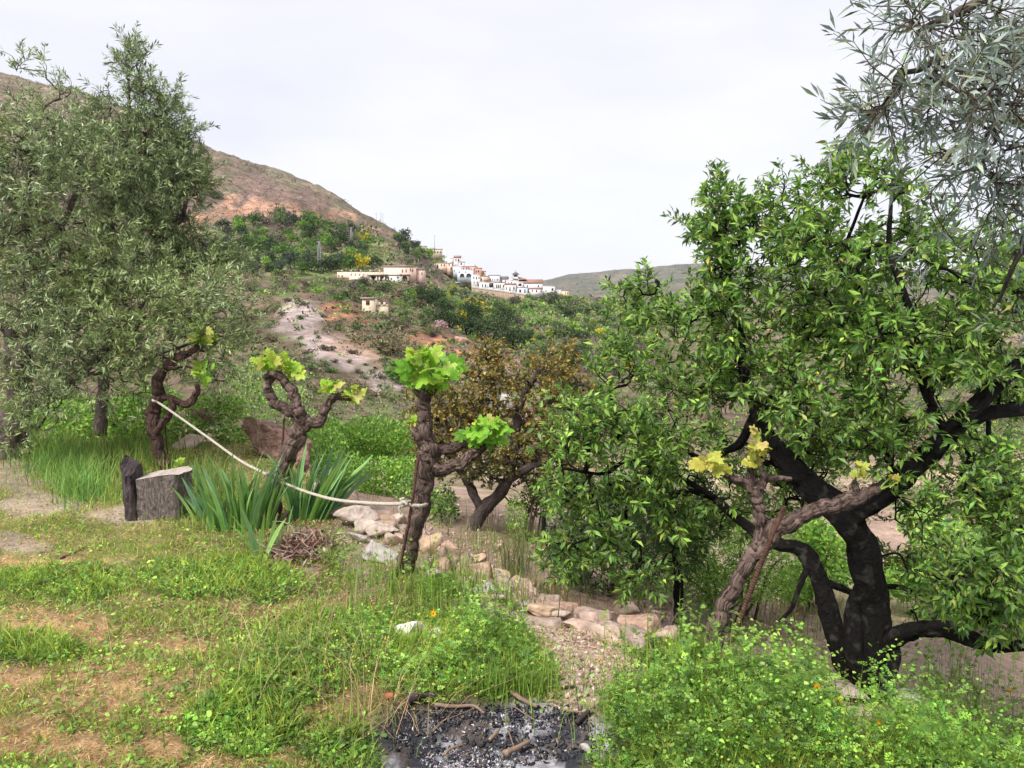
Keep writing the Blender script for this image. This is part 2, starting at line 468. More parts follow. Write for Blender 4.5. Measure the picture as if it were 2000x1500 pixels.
def hit(px, py, y0=2.0, y1=3600, n=700):
    """where the line of sight through (px, py) first meets the ground"""
    px = np.asarray(px, float); py = np.asarray(py, float)
    dx, dy, dz = ray(px, py)
    Ys = np.exp(np.linspace(math.log(y0), math.log(y1), n))
    res = np.full(px.shape, np.nan)
    for k in range(0, len(px), 400):
        sl = slice(k, k + 400)
        Yg = Ys[None] + 0 * px[sl][:, None]; t = Yg / dy[sl][:, None]
        xx = dx[sl][:, None] * t; zz = CAMZ + dz[sl][:, None] * t
        below = zz < HM(xx, Yg)
        idx = below.argmax(1); ok = below.any(1) & (idx > 0)
        i1 = np.maximum(idx, 1); rr_ = np.arange(len(idx)); g = zz - HM(xx, Yg); g0 = g[rr_, i1 - 1]; g1 = g[rr_, i1]
        f = np.clip(g0 / np.where(np.abs(g0 - g1) < 1e-9, 1, g0 - g1), 0, 1)
        r = np.where(ok, Ys[i1 - 1] + (Ys[i1] - Ys[i1 - 1]) * f, np.nan)
        res[sl] = r
    t = res / dy
    return dx * t, res, HM(np.nan_to_num(dx * t), np.nan_to_num(res, nan=5.0))

def C(*a): return np.array(a, float)
def lay(col, c, w):
    return col * (1 - w[..., None]) + np.asarray(c, float) * w[..., None]

def ground_masks(x, y, z=None):
    """dry straw, lush weeds, bare soil and ash of the near terrace, given as patches in the place"""
    if z is None: z = HM(x, y)
    px, py = proj(x, np.maximum(y, 0.5), z)
    n1 = fbm(x * 2.2, y * 2.2, 21, 4) - 0.5; n2 = fbm(x * 6, y * 6, 27, 3) - 0.5
    qx = px + n1 * 260 + n2 * 60; qy = py + n1 * 90 + n2 * 40
    dry = 0 * x; n3 = fbm(x * 13, y * 13, 29, 3)
    for e in ((110,1225,150,34),(40,1335,120,32),(230,1350,200,50),(350,1480,150,45),(110,1460,150,40),(330,1255,110,20),
              (60,1090,120,16),(520,1180,90,22),(560,1290,90,26),(650,1350,110,40),(620,1480,90,28),(300,1130,140,18),(700,1180,60,30)):
        dry = np.maximum(dry, ell(qx, qy, *e, soft=0.45))
    lush = 0 * x
    for e in ((880,1290,190,80),(1400,1445,300,125),(1880,1450,260,140),(690,1090,60,45),(880,1150,90,30),(470,1420,110,60),
              (560,1330,120,50),(740,1470,150,40),(420,1130,150,45),(130,1140,150,30),(60,1270,90,25),(620,1240,120,40),(1300,1260,90,40)):
        lush = np.maximum(lush, ell(qx * 0.6 + px * 0.4, qy * 0.6 + py * 0.4, *e, soft=0.35))
    bare = 0 * x
    for e in ((1150,1260,110,60),(1120,1340,45,60),(60,985,90,24),(20,1060,50,14),(230,1005,70,12),(740,1060,90,50),(1280,1215,120,30),
              (590,1085,80,26),(1690,1400,70,40),(1560,1330,80,26),(700,1130,36,40),(30,930,60,30)):
        bare = np.maximum(bare, ell(qx * 0.5 + px * 0.5, qy * 0.5 + py * 0.5, *e, soft=0.35))
    ash = np.maximum(ell(qx * 0.4 + px * 0.6, qy * 0.5 + py * 0.5, 960, 1460, 250, 92, soft=0.2), ell(qx * 0.4 + px * 0.6, qy * 0.5 + py * 0.5, 800, 1400, 60, 26, soft=0.3))
    ed = edge_dist(x, y); strip = smooth(-.5, -.28, ed + .22 * (fbm(x * 3, y * 3, 83, 3) - .5)) * smooth(630, 680, px) * (1 - smooth(1290, 1340, px))
    bare = np.maximum(bare, strip * .93)
    lush = lush * (1 - ash) * (1 - bare * 0.7)
    dry = dry * (1 - ash) * (.25 + .75 * smooth(.40, .52, n3))
    return dry, lush, bare, ash, px, py

def soil_colour(x, y, z):
    px, py = proj(x, np.maximum(y, 0.3), z)
    n1 = fbm(px * 0.012, py * 0.02, 61, 4) - 0.5; n2 = fbm(px * 0.05, py * 0.07, 67, 4) - 0.5
    w1 = fbm(x / 9 + 5, y / 9, 71, 3) - 0.5
    qx = px + n1 * 90 + n2 * 24; qy = py + n1 * 46 + n2 * 20
    col = np.zeros(x.shape + (3,))
    col[:] = (0.20, 0.145, 0.105)
    # --- mountain
    col = lay(col, (0.135, 0.093, 0.078), smooth(300, 420, y))
    col = lay(col, (0.14, 0.125, 0.075), smooth(0.02, 0.25, n1 + 0.15) * smooth(280, 330, y) * 0.8)
    col = lay(col, (0.20, 0.132, 0.105), smooth(0.02, 0.12, n2) * smooth(420, 500, y) * 0.7)
    up = smooth(650, 800, y) * (1 - smooth(1500, 2000, y))
    col = lay(col, (0.15, 0.13, 0.09), up * 0.6)
    for e in ((450,400,44,18),(400,425,34,22),(375,465,32,30),(490,402,40,14),(350,495,30,22),(610,418,60,7),(560,402,40,7),(720,455,30,5),(680,430,40,5)):
        col = lay(col, (0.40, 0.225, 0.15), ell(qx, qy, *e, soft=0.4) * 0.8 * smooth(300, 400, y) * smooth(-.16, .02, n2))
    # --- terraced grass and the slopes near the village
    gr = 0 * x
    for e in ((500,490,90,36),(600,510,80,30),(700,500,60,30),(600,548,130,12),(900,590,60,22),(880,570,50,14),(960,600,60,18),(1080,610,120,20),(1100,640,120,40),
              (800,560,40,16),(820,600,60,16),(1180,640,110,60),(1000,640,60,30)):
        gr = np.maximum(gr, ell(qx, qy, *e, soft=0.5))
    gr = gr * smooth(180, 230, y) * (1 - smooth(800, 1000, y)) * smooth(-0.25, 0.1, n2 + 0.1)
    col = lay(col, (0.115, 0.17, 0.04), gr * 0.85)
    # --- opposite hillside, 60 to 260 m
    mid = smooth(40, 60, y) * (1 - smooth(230, 300, y))
    col = lay(col, (0.125, 0.088, 0.062), mid * 0.9)
    col = lay(col, (0.085, 0.105, 0.038), mid * smooth(-0.05, 0.15, n2) * 0.8)
    scree = 0 * x
    for cx, cy, rx, ry in ((570,600,34,26),(590,635,44,30),(640,678,50,24),(690,712,46,18),(740,742,40,12)):
        scree = np.maximum(scree, ell(qx, qy, cx, cy, rx, ry, soft=0.3))
    col = lay(col, (0.30, 0.24, 0.225), scree * mid)
    org = 0 * x
    for cx, cy, rx, ry in ((640,592,34,9),(680,612,36,8),(725,632,34,7),(850,668,50,9),(900,692,50,8),(820,650,24,6),(960,706,40,8),(660,618,26,12)):
        org = np.maximum(org, ell(qx, qy, cx, cy, rx, ry, soft=0.35))
    col = lay(col, (0.36, 0.16, 0.095), org * mid * 0.75)
    pink = np.maximum(ell(qx, qy, 720, 670, 70, 40), ell(qx, qy, 930, 720, 90, 40))
    col = lay(col, (0.28, 0.185, 0.14), pink * mid * (1 - org) * 0.7)
    # --- far hill
    fh = smooth(1400, 1900, y)
    col = lay(col, (0.10, 0.10, 0.08), fh)
    col = lay(col, (0.19, 0.155, 0.12), fh * smooth(0.02, 0.16, n2) * 0.5)
    # --- lower slope just beyond the terrace: pinkish bare soil
    lowr = (1 - smooth(40, 60, y)) * smooth(0.0, 0.4, edge_dist(x, np.minimum(y, 60)))
    wv = fbm(x * 0.5, y * 0.5, 81, 4) - 0.5
    col = lay(col, (0.33, 0.235, 0.185), lowr)
    col = lay(col, (0.17, 0.2, 0.06), lowr * smooth(0.02, 0.2, wv + 0.1 * smooth(10, 16, y)) * 0.5)
    # --- near terrace
    ed = edge_dist(x, np.minimum(y, 60)); strip = smooth(-.55, -.25, ed + .25 * (fbm(x * 3, y * 3, 83, 3) - .5)) * (1 - smooth(.3, .7, ed)) * smooth(620, 680, px) * (1 - smooth(1290, 1340, px)) * (y < 12)
    t = (1 - smooth(-0.05, 0.25, edge_dist(x, np.minimum(y, 60)))) * (1 - smooth(14, 22, y))
    base = lay(np.zeros_like(col) + (0.15, 0.15, 0.05), (0.38, 0.27, 0.15), smooth(0.42, 0.6, fbm(x * 5, y * 5, 90, 4)) * 0.5)
    dry, lush, bare, ash, _, _ = ground_masks(x, y, z)
    base = lay(base, (0.50, 0.31, 0.165), dry * 0.8)
    base = lay(base, (0.06, 0.075, 0.025), lush * 0.8)
    base = lay(base, (0.36, 0.275, 0.22), bare * .9); base = lay(base, (0.50, 0.39, 0.33), ell(px, py, 1160, 1260, 110, 90))
    an = fbm(x * 9, y * 9, 95, 4)
    a1 = lay(np.zeros_like(col) + (0.045, 0.045, 0.055), (0.42, 0.41, 0.44), smooth(0.52, 0.62, an) * 0.9)
    a1 = lay(a1, (0.14, 0.11, 0.095), smooth(0.55, 0.65, fbm(x * 7 + 9, y * 7, 98, 3)) * 0.7)
    base = base * (1 - ash[..., None]) + a1 * ash[..., None]
    col = col * (1 - t[..., None]) + base * t[..., None]
    col = lay(col, (0.47, 0.36, 0.30), strip * .9)
    return np.clip(col, 0.01, 0.9)

NR, NC = 440, 370
ty = 1.3 * (3700 / 1.3) ** np.linspace(0, 1, NR)
uu = np.linspace(-1.02, 1.05, NC)
GX = ty[:, None] * uu[None]; GY = ty[:, None] + 0 * GX
GZ = H(GX, GY)
_lt = np.log(ty)
def HM(x, y):
    """height of the built terrain mesh"""
    x = np.asarray(x, float); y = np.clip(np.asarray(y, float), 1.31, 3690)
    fu = np.clip((x / y - uu[0]) / (uu[1] - uu[0]), 0, NC - 1.001); fl = np.clip((np.log(y) - _lt[0]) / (_lt[1] - _lt[0]), 0, NR - 1.001)
    i = fu.astype(int); j = fl.astype(int); a = fu - i; b = fl - j
    return (GZ[j, i] * (1 - a) + GZ[j, i + 1] * a) * (1 - b) + (GZ[j + 1, i] * (1 - a) + GZ[j + 1, i + 1] * a) * b
_i = (np.arange(NR - 1)[:, None] * NC + np.arange(NC - 1)[None])
_F = np.stack([_i, _i + 1, _i + NC + 1, _i + NC], -1).reshape(-1, 4)
mb = MB(); mb.add(np.stack([GX, GY, GZ], -1).reshape(-1, 3), _F, soil_colour(GX, GY, GZ).reshape(-1, 3))
MT = terrain_mat()
mb.build("terrain", MT, kind='structure', smooth_=True)
mb = MB(); mb.box(-60, 60, -60, 1.35, -1.2, -0.06, (0.16, 0.15, 0.07)); mb.build("ground_behind", MT, kind='structure')

# ================================================================ air
hz = MB(); hz.box(-4400, 4400, -90, 4000, min(float(GZ.min()), -1.2) - 1, float(GZ.max()) + 60)
m_, n_, l_, o_ = new_mat("haze_air"); pv = n_.new("ShaderNodeVolumePrincipled"); pv.inputs['Density'].default_value = 0.00004
pv.inputs['Color'].default_value = (.86, .88, .96, 1); pv.inputs['Anisotropy'].default_value = 0.0; l_.new(pv.outputs[0], o_.inputs['Volume'])
hz.build("haze", m_, kind='stuff')['label'] = "thin pale air haze over the valley"

# ================================================================ leaf templates
def strip_leaf(w=0.2, fold=0.05, bend=0.1, seg=3):
    """lance-shaped leaf along +x, unit length"""
    xs = np.linspace(0, 1, seg + 1); V = []; F = []
    for k, t in enumerate(xs):
        ww = w * math.sin(PI * min(max(t ** 0.8, 0.02), 0.98)) * 0.5; zb = -bend * t * t
        if k in (0, seg): V.append((t, 0, zb))
        else: V += [(t, -ww, zb + fold * ww * 4), (t, 0, zb), (t, ww, zb + fold * ww * 4)]
    tri, qd = [], []
    for k in range(seg):
        if k == 0: tri += [(0, 1, 2), (0, 2, 3)]
        elif k == seg - 1:
            b = 1 + 3 * (k - 1); e = len(V) - 1; tri += [(b, e, b + 1), (b + 1, e, b + 2)]
        else:
            b = 1 + 3 * (k - 1); qd += [(b, b + 3, b + 4, b + 1), (b + 1, b + 4, b + 5, b + 2)]
    fl = [np.array(tri)]
    if qd: fl.append(np.array(qd))
    return np.array(V), fl

LANCE = strip_leaf(0.24, 0.12, 0.18, 2)       # 4 triangles
LANCE3 = strip_leaf(0.24, 0.12, 0.22, 4)
OLIVE = (np.array([(0, 0, 0), (0.5, -0.085, 0.0), (1, 0, -0.05), (0.5, 0.085, 0.0)]), [np.array([(0, 1, 2, 3)])])
DIAM = (np.array([(0, 0, 0), (0.5, -0.33, 0.06), (1, 0, -0.08), (0.5, 0.33, 0.06)]), [np.array([(0, 1, 2), (0, 2, 3)])])
def lobed_leaf():
    """small divided leaf of a weed, about a unit long"""
    out = [(0, 0), (0.2, -0.42), (0.42, -0.22), (0.62, -0.48), (0.72, -0.16), (1.05, 0.0), (0.72, 0.18), (0.62, 0.48), (0.42, 0.22), (0.18, 0.42)]
    V = [(0.5, 0, 0.06)] + [(a, b, -0.1 * (a - .5) ** 2 - 0.25 * abs(b) ** 1.5) for a, b in out]
    n = len(out)
    return np.array(V), [np.array([(0, 1 + i, 1 + (i + 1) % n) for i in range(n)])]
LOBED = lobed_leaf()
def feather_leaf():
    V = []; T = []
    for k, (x0, L, a) in enumerate([(.15,.34,1.0),(.15,.34,-1.0),(.38,.36,.85),(.38,.36,-.85),(.6,.3,.7),(.6,.3,-.7),(.72,.34,0)]):
        c, s = math.cos(a), math.sin(a); b = len(V); w = .085
        V += [(x0, 0, .02*k % .05), (x0 + L*.6*c - w*s, L*.6*s + w*c, .05), (x0 + L*c, L*s, -.03), (x0 + L*.6*c + w*s, L*.6*s - w*c, .03)]; T.append((b, b+3, b+2, b+1))
    return np.array(V, float), [np.array(T)]
FEATHER = feather_leaf()
TRI3 = (np.array([(0, 0, 0), (0.45, -0.28, .03), (0.95, -0.3, -.02), (0.7, 0, 0.05), (1.05, .02, -.03), (0.95, 0.32, -.02), (0.42, 0.28, .03)]),
        [np.array([(0, 1, 3), (1, 2, 3), (3, 5, 6), (0, 3, 6), (2, 4, 3), (4, 5, 3)])])

def frames(d, up=None, roll=None):
    d = unit(d); n = len(d)
    if up is None: up = np.tile([0, 0, 1.0], (n, 1))
    y = np.cross(up, d); bad = np.linalg.norm(y, axis=1) < 0.05
    y[bad] = (1, 0, 0); y = unit(y); z = np.cross(d, y)
    if roll is not None:
        c, s = np.cos(roll)[:, None], np.sin(roll)[:, None]
        y, z = y * c + z * s, -y * s + z * c
    return d, y, z

def pal(n, cols, weights=None, var=0.18):
    cols = np.array(cols, float)
    k = rng.choice(len(cols), n, p=None if weights is None else np.array(weights) / np.sum(weights))
    return np.clip(cols[k] * (1 + var * rng.standard_normal((n, 1))) * (1 + 0.06 * rng.standard_normal((n, 3))), 0.004, 0.9)

M_LEAF = leaf_mat("leaf_surface", rough=0.5, trans=0.3)
M_OLIVE = leaf_mat("olive_leaf_surface", rough=0.42, trans=0.12, spec=0.5)
M_FAR = leaf_mat("far_leaf_surface", rough=0.75, trans=0.15, obj_tint=True, spec=0.15)
M_GRASS = leaf_mat("grass_surface", rough=0.6, trans=0.35, spec=0.25)
# ================================================================ village, house, masts
def wall_mat(name, c): return plain_mat(name, c, 0.85, 0.07, 0.6)
MW = {'white': wall_mat("white_render", (0.66, 0.64, 0.64)), 'bluewhite': wall_mat("bluish_white_render", (0.56, 0.60, 0.68)),
      'cream': wall_mat("cream_render", (0.54, 0.46, 0.34)), 'pink': wall_mat("pink_render", (0.58, 0.36, 0.29)),
      'palepink': wall_mat("pale_pink_render", (0.66, 0.48, 0.40)), 'salmon': wall_mat("salmon_render", (0.52, 0.28, 0.20)),
      'tan': wall_mat("tan_render", (0.45, 0.33, 0.22)), 'stone': rock_mat("rubble_wall", (0.24, 0.17, 0.12), (0.42, 0.31, 0.24), 0.9, 0.7, 0.2),
      'beige': wall_mat("beige_render", (0.66, 0.55, 0.40))}
M_DARK = plain_mat("dark_opening", (0.035, 0.032, 0.035), 0.4, 0.2)
M_GLASS = plain_mat("window_glass", (0.05, 0.055, 0.06), 0.12, 0.2)
M_TILE = rock_mat("clay_roof_tiles", (0.22, 0.115, 0.085), (0.36, 0.20, 0.15), 1.4, 0.6, 0.08)
M_SLATE = plain_mat("grey_roof", (0.14, 0.13, 0.13), 0.8, 0.2)
M_TRIM = plain_mat("roof_trim", (0.36, 0.29, 0.26), 0.85, 0.15)
M_DOOR = plain_mat("brown_door", (0.13, 0.06, 0.03), 0.6, 0.2)
M_METAL = plain_mat("grey_steel", (0.22, 0.22, 0.23), 0.5, 0.15, metal=0.4)

def house(name, label, px0, px1, py0, py1, Y, wall='white', roof='flat', depth=9, wins=(), cat='house', group='houses of the hill village', roofm=None, turn=0.0, base_extra=3.2, chimney=False, panel=None):
    """px0..px1, py0 (eaves) .. py1 (foot) as seen; wins: (u0, u1, v0, v1, kind) in fractions of the front, v from the eaves down"""
    pc = P((px0 + px1) / 2, py1, Y); w = M(px1 - px0, Y); h = M(py1 - py0, Y)
    t = thing(name, label, cat, pc, group, rz=turn)
    m = MB(); m.box(-w / 2, w / 2, 0, depth, -base_extra, h); m.build("wall", MW[wall], t)
    m = MB()
    if roof == 'flat':
        e = 0.25; m.box(-w / 2 - e, w / 2 + e, -e, depth + e, h + 0.003, h + 0.28); rm = M_TRIM
    elif roof == 'parapet':
        m.box(-w / 2 - .08, w / 2 + .08, -.08, 0.3, h + .003, h + 0.5); m.box(-w / 2 - .08, -w / 2 + .3, .303, depth, h + .003, h + 0.5)
        m.box(w / 2 - .3, w / 2 + .08, .303, depth, h + .003, h + 0.5); rm = MW[wall]
    elif roof == 'mono':
        e = 0.35; hh = 0.16 * depth
        m.add([(-w/2-e,-e,h+.01),(w/2+e,-e,h+.01),(w/2+e,depth+e,h+hh),(-w/2-e,depth+e,h+hh),(-w/2-e,-e,h+.25),(w/2+e,-e,h+.25),(w/2+e,depth+e,h+hh+.25),(-w/2-e,depth+e,h+hh+.25)],
              np.array([(0,3,2,1),(4,5,6,7),(0,1,5,4),(1,2,6,5),(2,3,7,6),(3,0,4,7)])); rm = M_TILE
    elif roof == 'gable':            # ridge parallel to the front
        e = 0.4; hh = 0.24 * depth
        m.add([(-w/2-e,-e,h),(w/2+e,-e,h),(w/2+e,depth/2,h+hh),(-w/2-e,depth/2,h+hh),(-w/2-e,depth+e,h),(w/2+e,depth+e,h),
               (-w/2-e,-e,h+.22),(w/2+e,-e,h+.22),(w/2+e,depth/2,h+hh+.22),(-w/2-e,depth/2,h+hh+.22),(-w/2-e,depth+e,h+.22),(w/2+e,depth+e,h+.22)],
              np.array([(0,3,2,1),(3,4,5,2),(6,7,8,9),(9,8,11,10),(0,1,7,6),(4,10,11,5),(0,6,9,3),(3,9,10,4),(1,2,8,7),(2,5,11,8)])); rm = M_TILE
        g = MB(); g.add([(-w/2,.02,h),(-w/2,depth-.02,h),(-w/2,depth/2,h+hh-.03),(w/2,.02,h),(w/2,depth-.02,h),(w/2,depth/2,h+hh-.03)], np.array([(0,1,2),(3,5,4)]))
        g.build("gable_wall", MW[wall], t)
    elif roof == 'pyramid':
        e = 0.5; hh = 0.42 * w
        m.add([(-w/2-e,-e,h),(w/2+e,-e,h),(w/2+e,depth+e,h),(-w/2-e,depth+e,h),(0,depth/2,h+hh)], [np.array([(0,1,4),(1,2,4),(2,3,4),(3,0,4)]), np.array([(0,3,2,1)])]); rm = M_SLATE
    r = m.build("roof", roofm or rm, t)
    if chimney:
        c = MB(); c.box(w * .2, w * .2 + .7, depth * .4, depth * .4 + .7, h + .1, h + 2.2); c.build("chimney", MW[wall], r)
    if panel:
        u0, u1, v0, v1, pm = panel
        c = MB(); c.box(-w/2 + u0*w, -w/2 + u1*w, -.06, -.004, h*(1-v1), h*(1-v0)); c.build("wall_panel", MW[pm], t)
    for (u0, u1, v0, v1, kd) in wins:
        x0, x1 = -w/2 + u0*w, -w/2 + u1*w; z0, z1 = h*(1-v1), h*(1-v0)
        if kd in ('w', 'W'):
            f = MB(); e = 0.12
            f.box(x0-e, x1+e, -.10, -.004, z0-e, z0-.002); f.box(x0-e, x1+e, -.10, -.004, z1+.002, z1+e); f.box(x0-e, x0-.002, -.10, -.004, z0, z1); f.box(x1+.002, x1+e, -.10, -.004, z0, z1)
            if kd == 'W': f.box((x0+x1)/2-.05, (x0+x1)/2+.05, -.08, -.004, z0, z1)
            fo = f.build("window", MW[wall] if kd == 'w' else M_DOOR, t)
            g = MB(); g.box(x0, x1, -.03, -.004, z0, z1); g.build("pane", M_GLASS, fo)
        elif kd == 'd':
            g = MB(); g.box(x0, x1, -.05, -.004, z0, z1); g.build("door", M_DOOR, t)
        elif kd == 'o':
            g = MB(); g.box(x0, x1, -.045, -.004, z0, z1); g.build("dark_opening", M_DARK, t)
        elif kd == 'a':      # arch: round-headed opening
            n = 9; cx = (x0+x1)/2; rr = (x1-x0)/2; zt = z1 - rr
            pts = [(x0, z0), (x1, z0)] + [(cx + rr*math.cos(a), zt + rr*math.sin(a)) for a in np.linspace(0, PI, n)]
            k = len(pts); g = MB()
            g.add([(a, -.05, b) for a, b in pts] + [(a, -.004, b) for a, b in pts], [tuple(range(k))] + [(i, (i+1) % k, k + (i+1) % k, k + i) for i in range(k)])
            g.build("arched_opening", M_DARK, t)
    return t

V = 560
HS = [
 ("cream house alone on the wooded slope, highest of the village", 820,832,481,489,640,'cream','flat',7,[(.6,.8,.3,.7,'w')]),
 ("long cream building beside the tall mast above the village", 845,864,487,499,630,'cream','flat',9,[(.15,.3,.35,.6,'w'),(.45,.6,.35,.6,'w'),(.75,.88,.35,.6,'w')]),
 ("small white cube house above the long beige row", 869,883,505,514,590,'white','parapet',7,[(.1,.24,.45,.8,'w')]),
 ("white cottage on the skyline with dark windows", 887,900,503,511,610,'white','gable',6,[(.2,.35,.3,.8,'w'),(.55,.75,.3,.9,'o')]),
 ("white house with dark central window just under the skyline cottage", 895,907,512,521,600,'white','flat',7,[(.35,.6,.2,.55,'w')]),
 ("long low pinkish beige house with wide dark doorway at its left end", 848,874,514,524,575,'palepink','flat',8,[(.03,.12,.1,.9,'o'),(.16,.32,.25,.95,'o'),(.5,.58,.2,.55,'w'),(.72,.80,.2,.55,'w')]),
 ("pinkish white house joined to the right end of the long low row", 874,886,514,528,573,'palepink','flat',8,[(.5,.7,.55,.95,'o'),(.2,.35,.1,.35,'w'),(.75,.9,.1,.4,'w')]),
 ("white house with a dark roof edge behind the bluish one", 886,895,514,524,580,'white','parapet',7,[(.3,.45,.2,.5,'w'),(.65,.8,.2,.5,'w')]),
 ("tall bluish white house with plain side wall", 885,900,521,533,566,'bluewhite','parapet',7,[(.1,.2,.5,.75,'w')]),
 ("low pink house above the bluish white arcade", 900,915,521,528,575,'pink','flat',7,[(.3,.42,.3,.8,'w'),(.65,.78,.3,.8,'w')]),
 ("dark pink house with shaded side in the pink cluster", 915,930,521,535,578,'pink','flat',8,[(.3,.42,.25,.5,'w'),(.7,.82,.25,.5,'w'),(.3,.42,.65,.85,'w')]),
 ("salmon tower-like house with a roof terrace, tallest of the pink cluster", 928,941,524,537,570,'salmon','flat',7,[(.4,.6,.3,.6,'w'),(.1,.24,.3,.6,'w')]),
 ("small beige house at the right end of the pink cluster", 941,949,530,537,574,'beige','flat',7,[(.3,.6,.3,.7,'w')]),
 ("large bluish white building with two wide arches at its foot", 893,923,528,542,560,'bluewhite','parapet',8,[(.18,.46,.45,1,'a'),(.6,.9,.45,1,'a'),(.1,.16,.15,.35,'w'),(.5,.56,.15,.35,'w')]),
 ("white two-storey house with small dark windows right of the arcade", 921,938,538,559,556,'white','parapet',8,[(.2,.32,.12,.3,'w'),(.5,.62,.12,.36,'w'),(.8,.9,.12,.3,'w'),(.25,.35,.55,.75,'w'),(.6,.7,.55,.75,'w'),(.7,.8,.75,.95,'o')]),
 ("pale pink house with a square tan wall panel", 937,955,540,551,562,'palepink','flat',8,[(.12,.22,.3,.6,'w')]),
 ("wide white house under a flat grey roof with four windows", 954,975,538,552,566,'white','flat',9,[(.15,.22,.45,.7,'w'),(.35,.42,.45,.7,'w'),(.55,.62,.45,.7,'w'),(.78,.85,.45,.7,'w')]),
 ("white house with two tall dark doorways above the retaining wall", 937,954,552,563,550,'white','parapet',7,[(.28,.40,.2,.85,'o'),(.58,.70,.2,.85,'o')]),
 ("white house with one big dark porch opening", 954,967,551,563,550,'white','flat',7,[(.1,.75,.15,.85,'o')]),
 ("broad white house with a slatted balcony front", 967,986,552,565,549,'white','flat',8,[(.12,.2,.3,.8,'W'),(.3,.38,.3,.8,'W'),(.48,.56,.3,.8,'W'),(.8,.9,.35,.7,'w')]),
 ("white house under a sloping grey tiled roof left of the church tower", 975,993,545,553,572,'white','gable',8,[(.2,.3,.3,.7,'w'),(.6,.7,.3,.7,'w')]),
 ("low white block between the grey roof and the church tower", 989,1004,548,556,566,'white','parapet',7,[(.2,.3,.3,.8,'o'),(.6,.7,.3,.7,'w')]),
 ("white row house with reddish tiled canopy above its door", 986,1008,556,569,548,'white','mono',7,[(.12,.2,.3,.75,'o'),(.4,.5,.35,.95,'d'),(.75,.85,.3,.7,'w')]),
 ("white house with a black square opening beside the church nave", 1008,1022,552,563,556,'white','parapet',7,[(.3,.75,.15,.6,'o')]),
 ("bluish white house at the church foot with a pergola", 1010,1030,562,573,545,'bluewhite','flat',6,[(.2,.4,.3,.9,'o'),(.7,.8,.3,.95,'o')]),
 ("low white annexe with red tiled roof along the nave foot", 1033,1060,564,571,548,'white','mono',5,[(.2,.28,.3,.9,'o'),(.5,.6,.3,.9,'o'),(.85,.92,.2,.9,'w')]),
 ("flat white house right of the church with dark window near its right end", 1061,1084,560,571,555,'white','parapet',8,[(.7,.85,.25,.7,'o'),(.2,.27,.6,.85,'w')]),
 ("small beige house, rightmost of the village", 1097,1111,568,575,560,'beige','flat',7,[(.5,.6,.3,.9,'o'),(.8,.9,.3,.9,'w')]),
 ("white wall-like house half hidden by trees left of the rightmost beige one", 1084,1097,565,572,562,'white','flat',6,[(.4,.5,.3,.7,'w')]),
]
for k, (lb, a, b, c, d, Y, w_, r_, dp, ww) in enumerate(HS):
    kw = {}
    if 'tan wall panel' in lb: kw['panel'] = (.42, .98, .15, .95, 'tan')
    if 'grey tiled' in lb or 'flat grey' in lb: kw['roofm'] = M_SLATE
    house("village_house", lb, a, b, c, d, Y, w_, r_, dp, ww, turn=0.12 * math.sin(k * 2.3), chimney=(k % 4 == 2 and r_ != 'parapet'), **kw)

# church: nave, tower with belfry
ch = thing("church", "white village church with long red tiled nave and square bell tower", "church", P(1037, 567, 562), None)
def wpt(px, py, Y, ref): return P(px, py, Y) - ref
ref = P(1037, 567, 562); w = M(45, 562)
m = MB(); m.box(-w/2, w/2, 0, 12, -6, M(14, 562)); m.build("nave_wall", MW['white'], ch)
m = MB(); h = M(14, 562)
m.add([(-w/2-.5,-.5,h),(w/2+.5,-.5,h),(w/2+.5,6,h+2.6),(-w/2-.5,6,h+2.6),(-w/2-.5,12.5,h),(w/2+.5,12.5,h),(-w/2-.5,-.5,h+.3),(w/2+.5,-.5,h+.3),(w/2+.5,6,h+2.9),(-w/2-.5,6,h+2.9),(-w/2-.5,12.5,h+.3),(w/2+.5,12.5,h+.3)],
      np.array([(0,3,2,1),(3,4,5,2),(6,7,8,9),(9,8,11,10),(0,1,7,6),(4,10,11,5),(0,6,9,3),(3,9,10,4),(1,2,8,7),(2,5,11,8)]))
m.build("nave_roof", M_TILE, ch)
for u in (.35, .82):
    g = MB(); g.box(-w/2+u*w-.45, -w/2+u*w+.45, -.05, -.004, h*.45, h*.72); g.build("window", M_GLASS, ch)
tx = wpt(1007, 560, 564, ref); tw = M(9.5, 564); th = M(24, 564)
m = MB(); m.box(tx[0]-tw/2, tx[0]+tw/2, 2, 2+tw, -5, tx[2]+th-1.9)
for sx in (-1, 1):
    for sy in (0, 1):
        m.box(tx[0]+sx*(tw/2-.35)-.35, tx[0]+sx*(tw/2-.35)+.35, 2+sy*(tw-.7), 2.7+sy*(tw-.7), tx[2]+th-1.897, tx[2]+th)
tow = m.build("bell_tower", MW['white'], ch)
m = MB(); zz = tx[2]+th
m.add([(tx[0]-tw/2-.9,1.1,zz),(tx[0]+tw/2+.9,1.1,zz),(tx[0]+tw/2+.9,2.9+tw,zz),(tx[0]-tw/2-.9,2.9+tw,zz),(tx[0],2+tw/2,zz+2.1)], [np.array([(0,1,4),(1,2,4),(2,3,4),(3,0,4)]), np.array([(0,3,2,1)])])
m.build("tower_roof", M_SLATE, ch)
m = MB(); m.tube([(tx[0], 2+tw/2, zz+2.0), (tx[0], 2+tw/2, zz+3.6)], .09, 5); m.build("finial", M_METAL, ch)
m = MB(); m.box(tx[0]-1.3, tx[0]+1.3, 3.2, 3.2+tw-2.4, tx[2]+th-1.8, tx[2]+th-.3); m.build("bell", M_DARK, ch)
m = MB(); m.add([(tx[0]-4,1,tx[2]+6.2),(tx[0]+8,1,tx[2]+5.0),(tx[0]+8,8,tx[2]+6.0),(tx[0]+1,8,tx[2]+7.8)], [np.array([(0,1,2,3)])]); m.build("side_roof", M_TILE, ch)

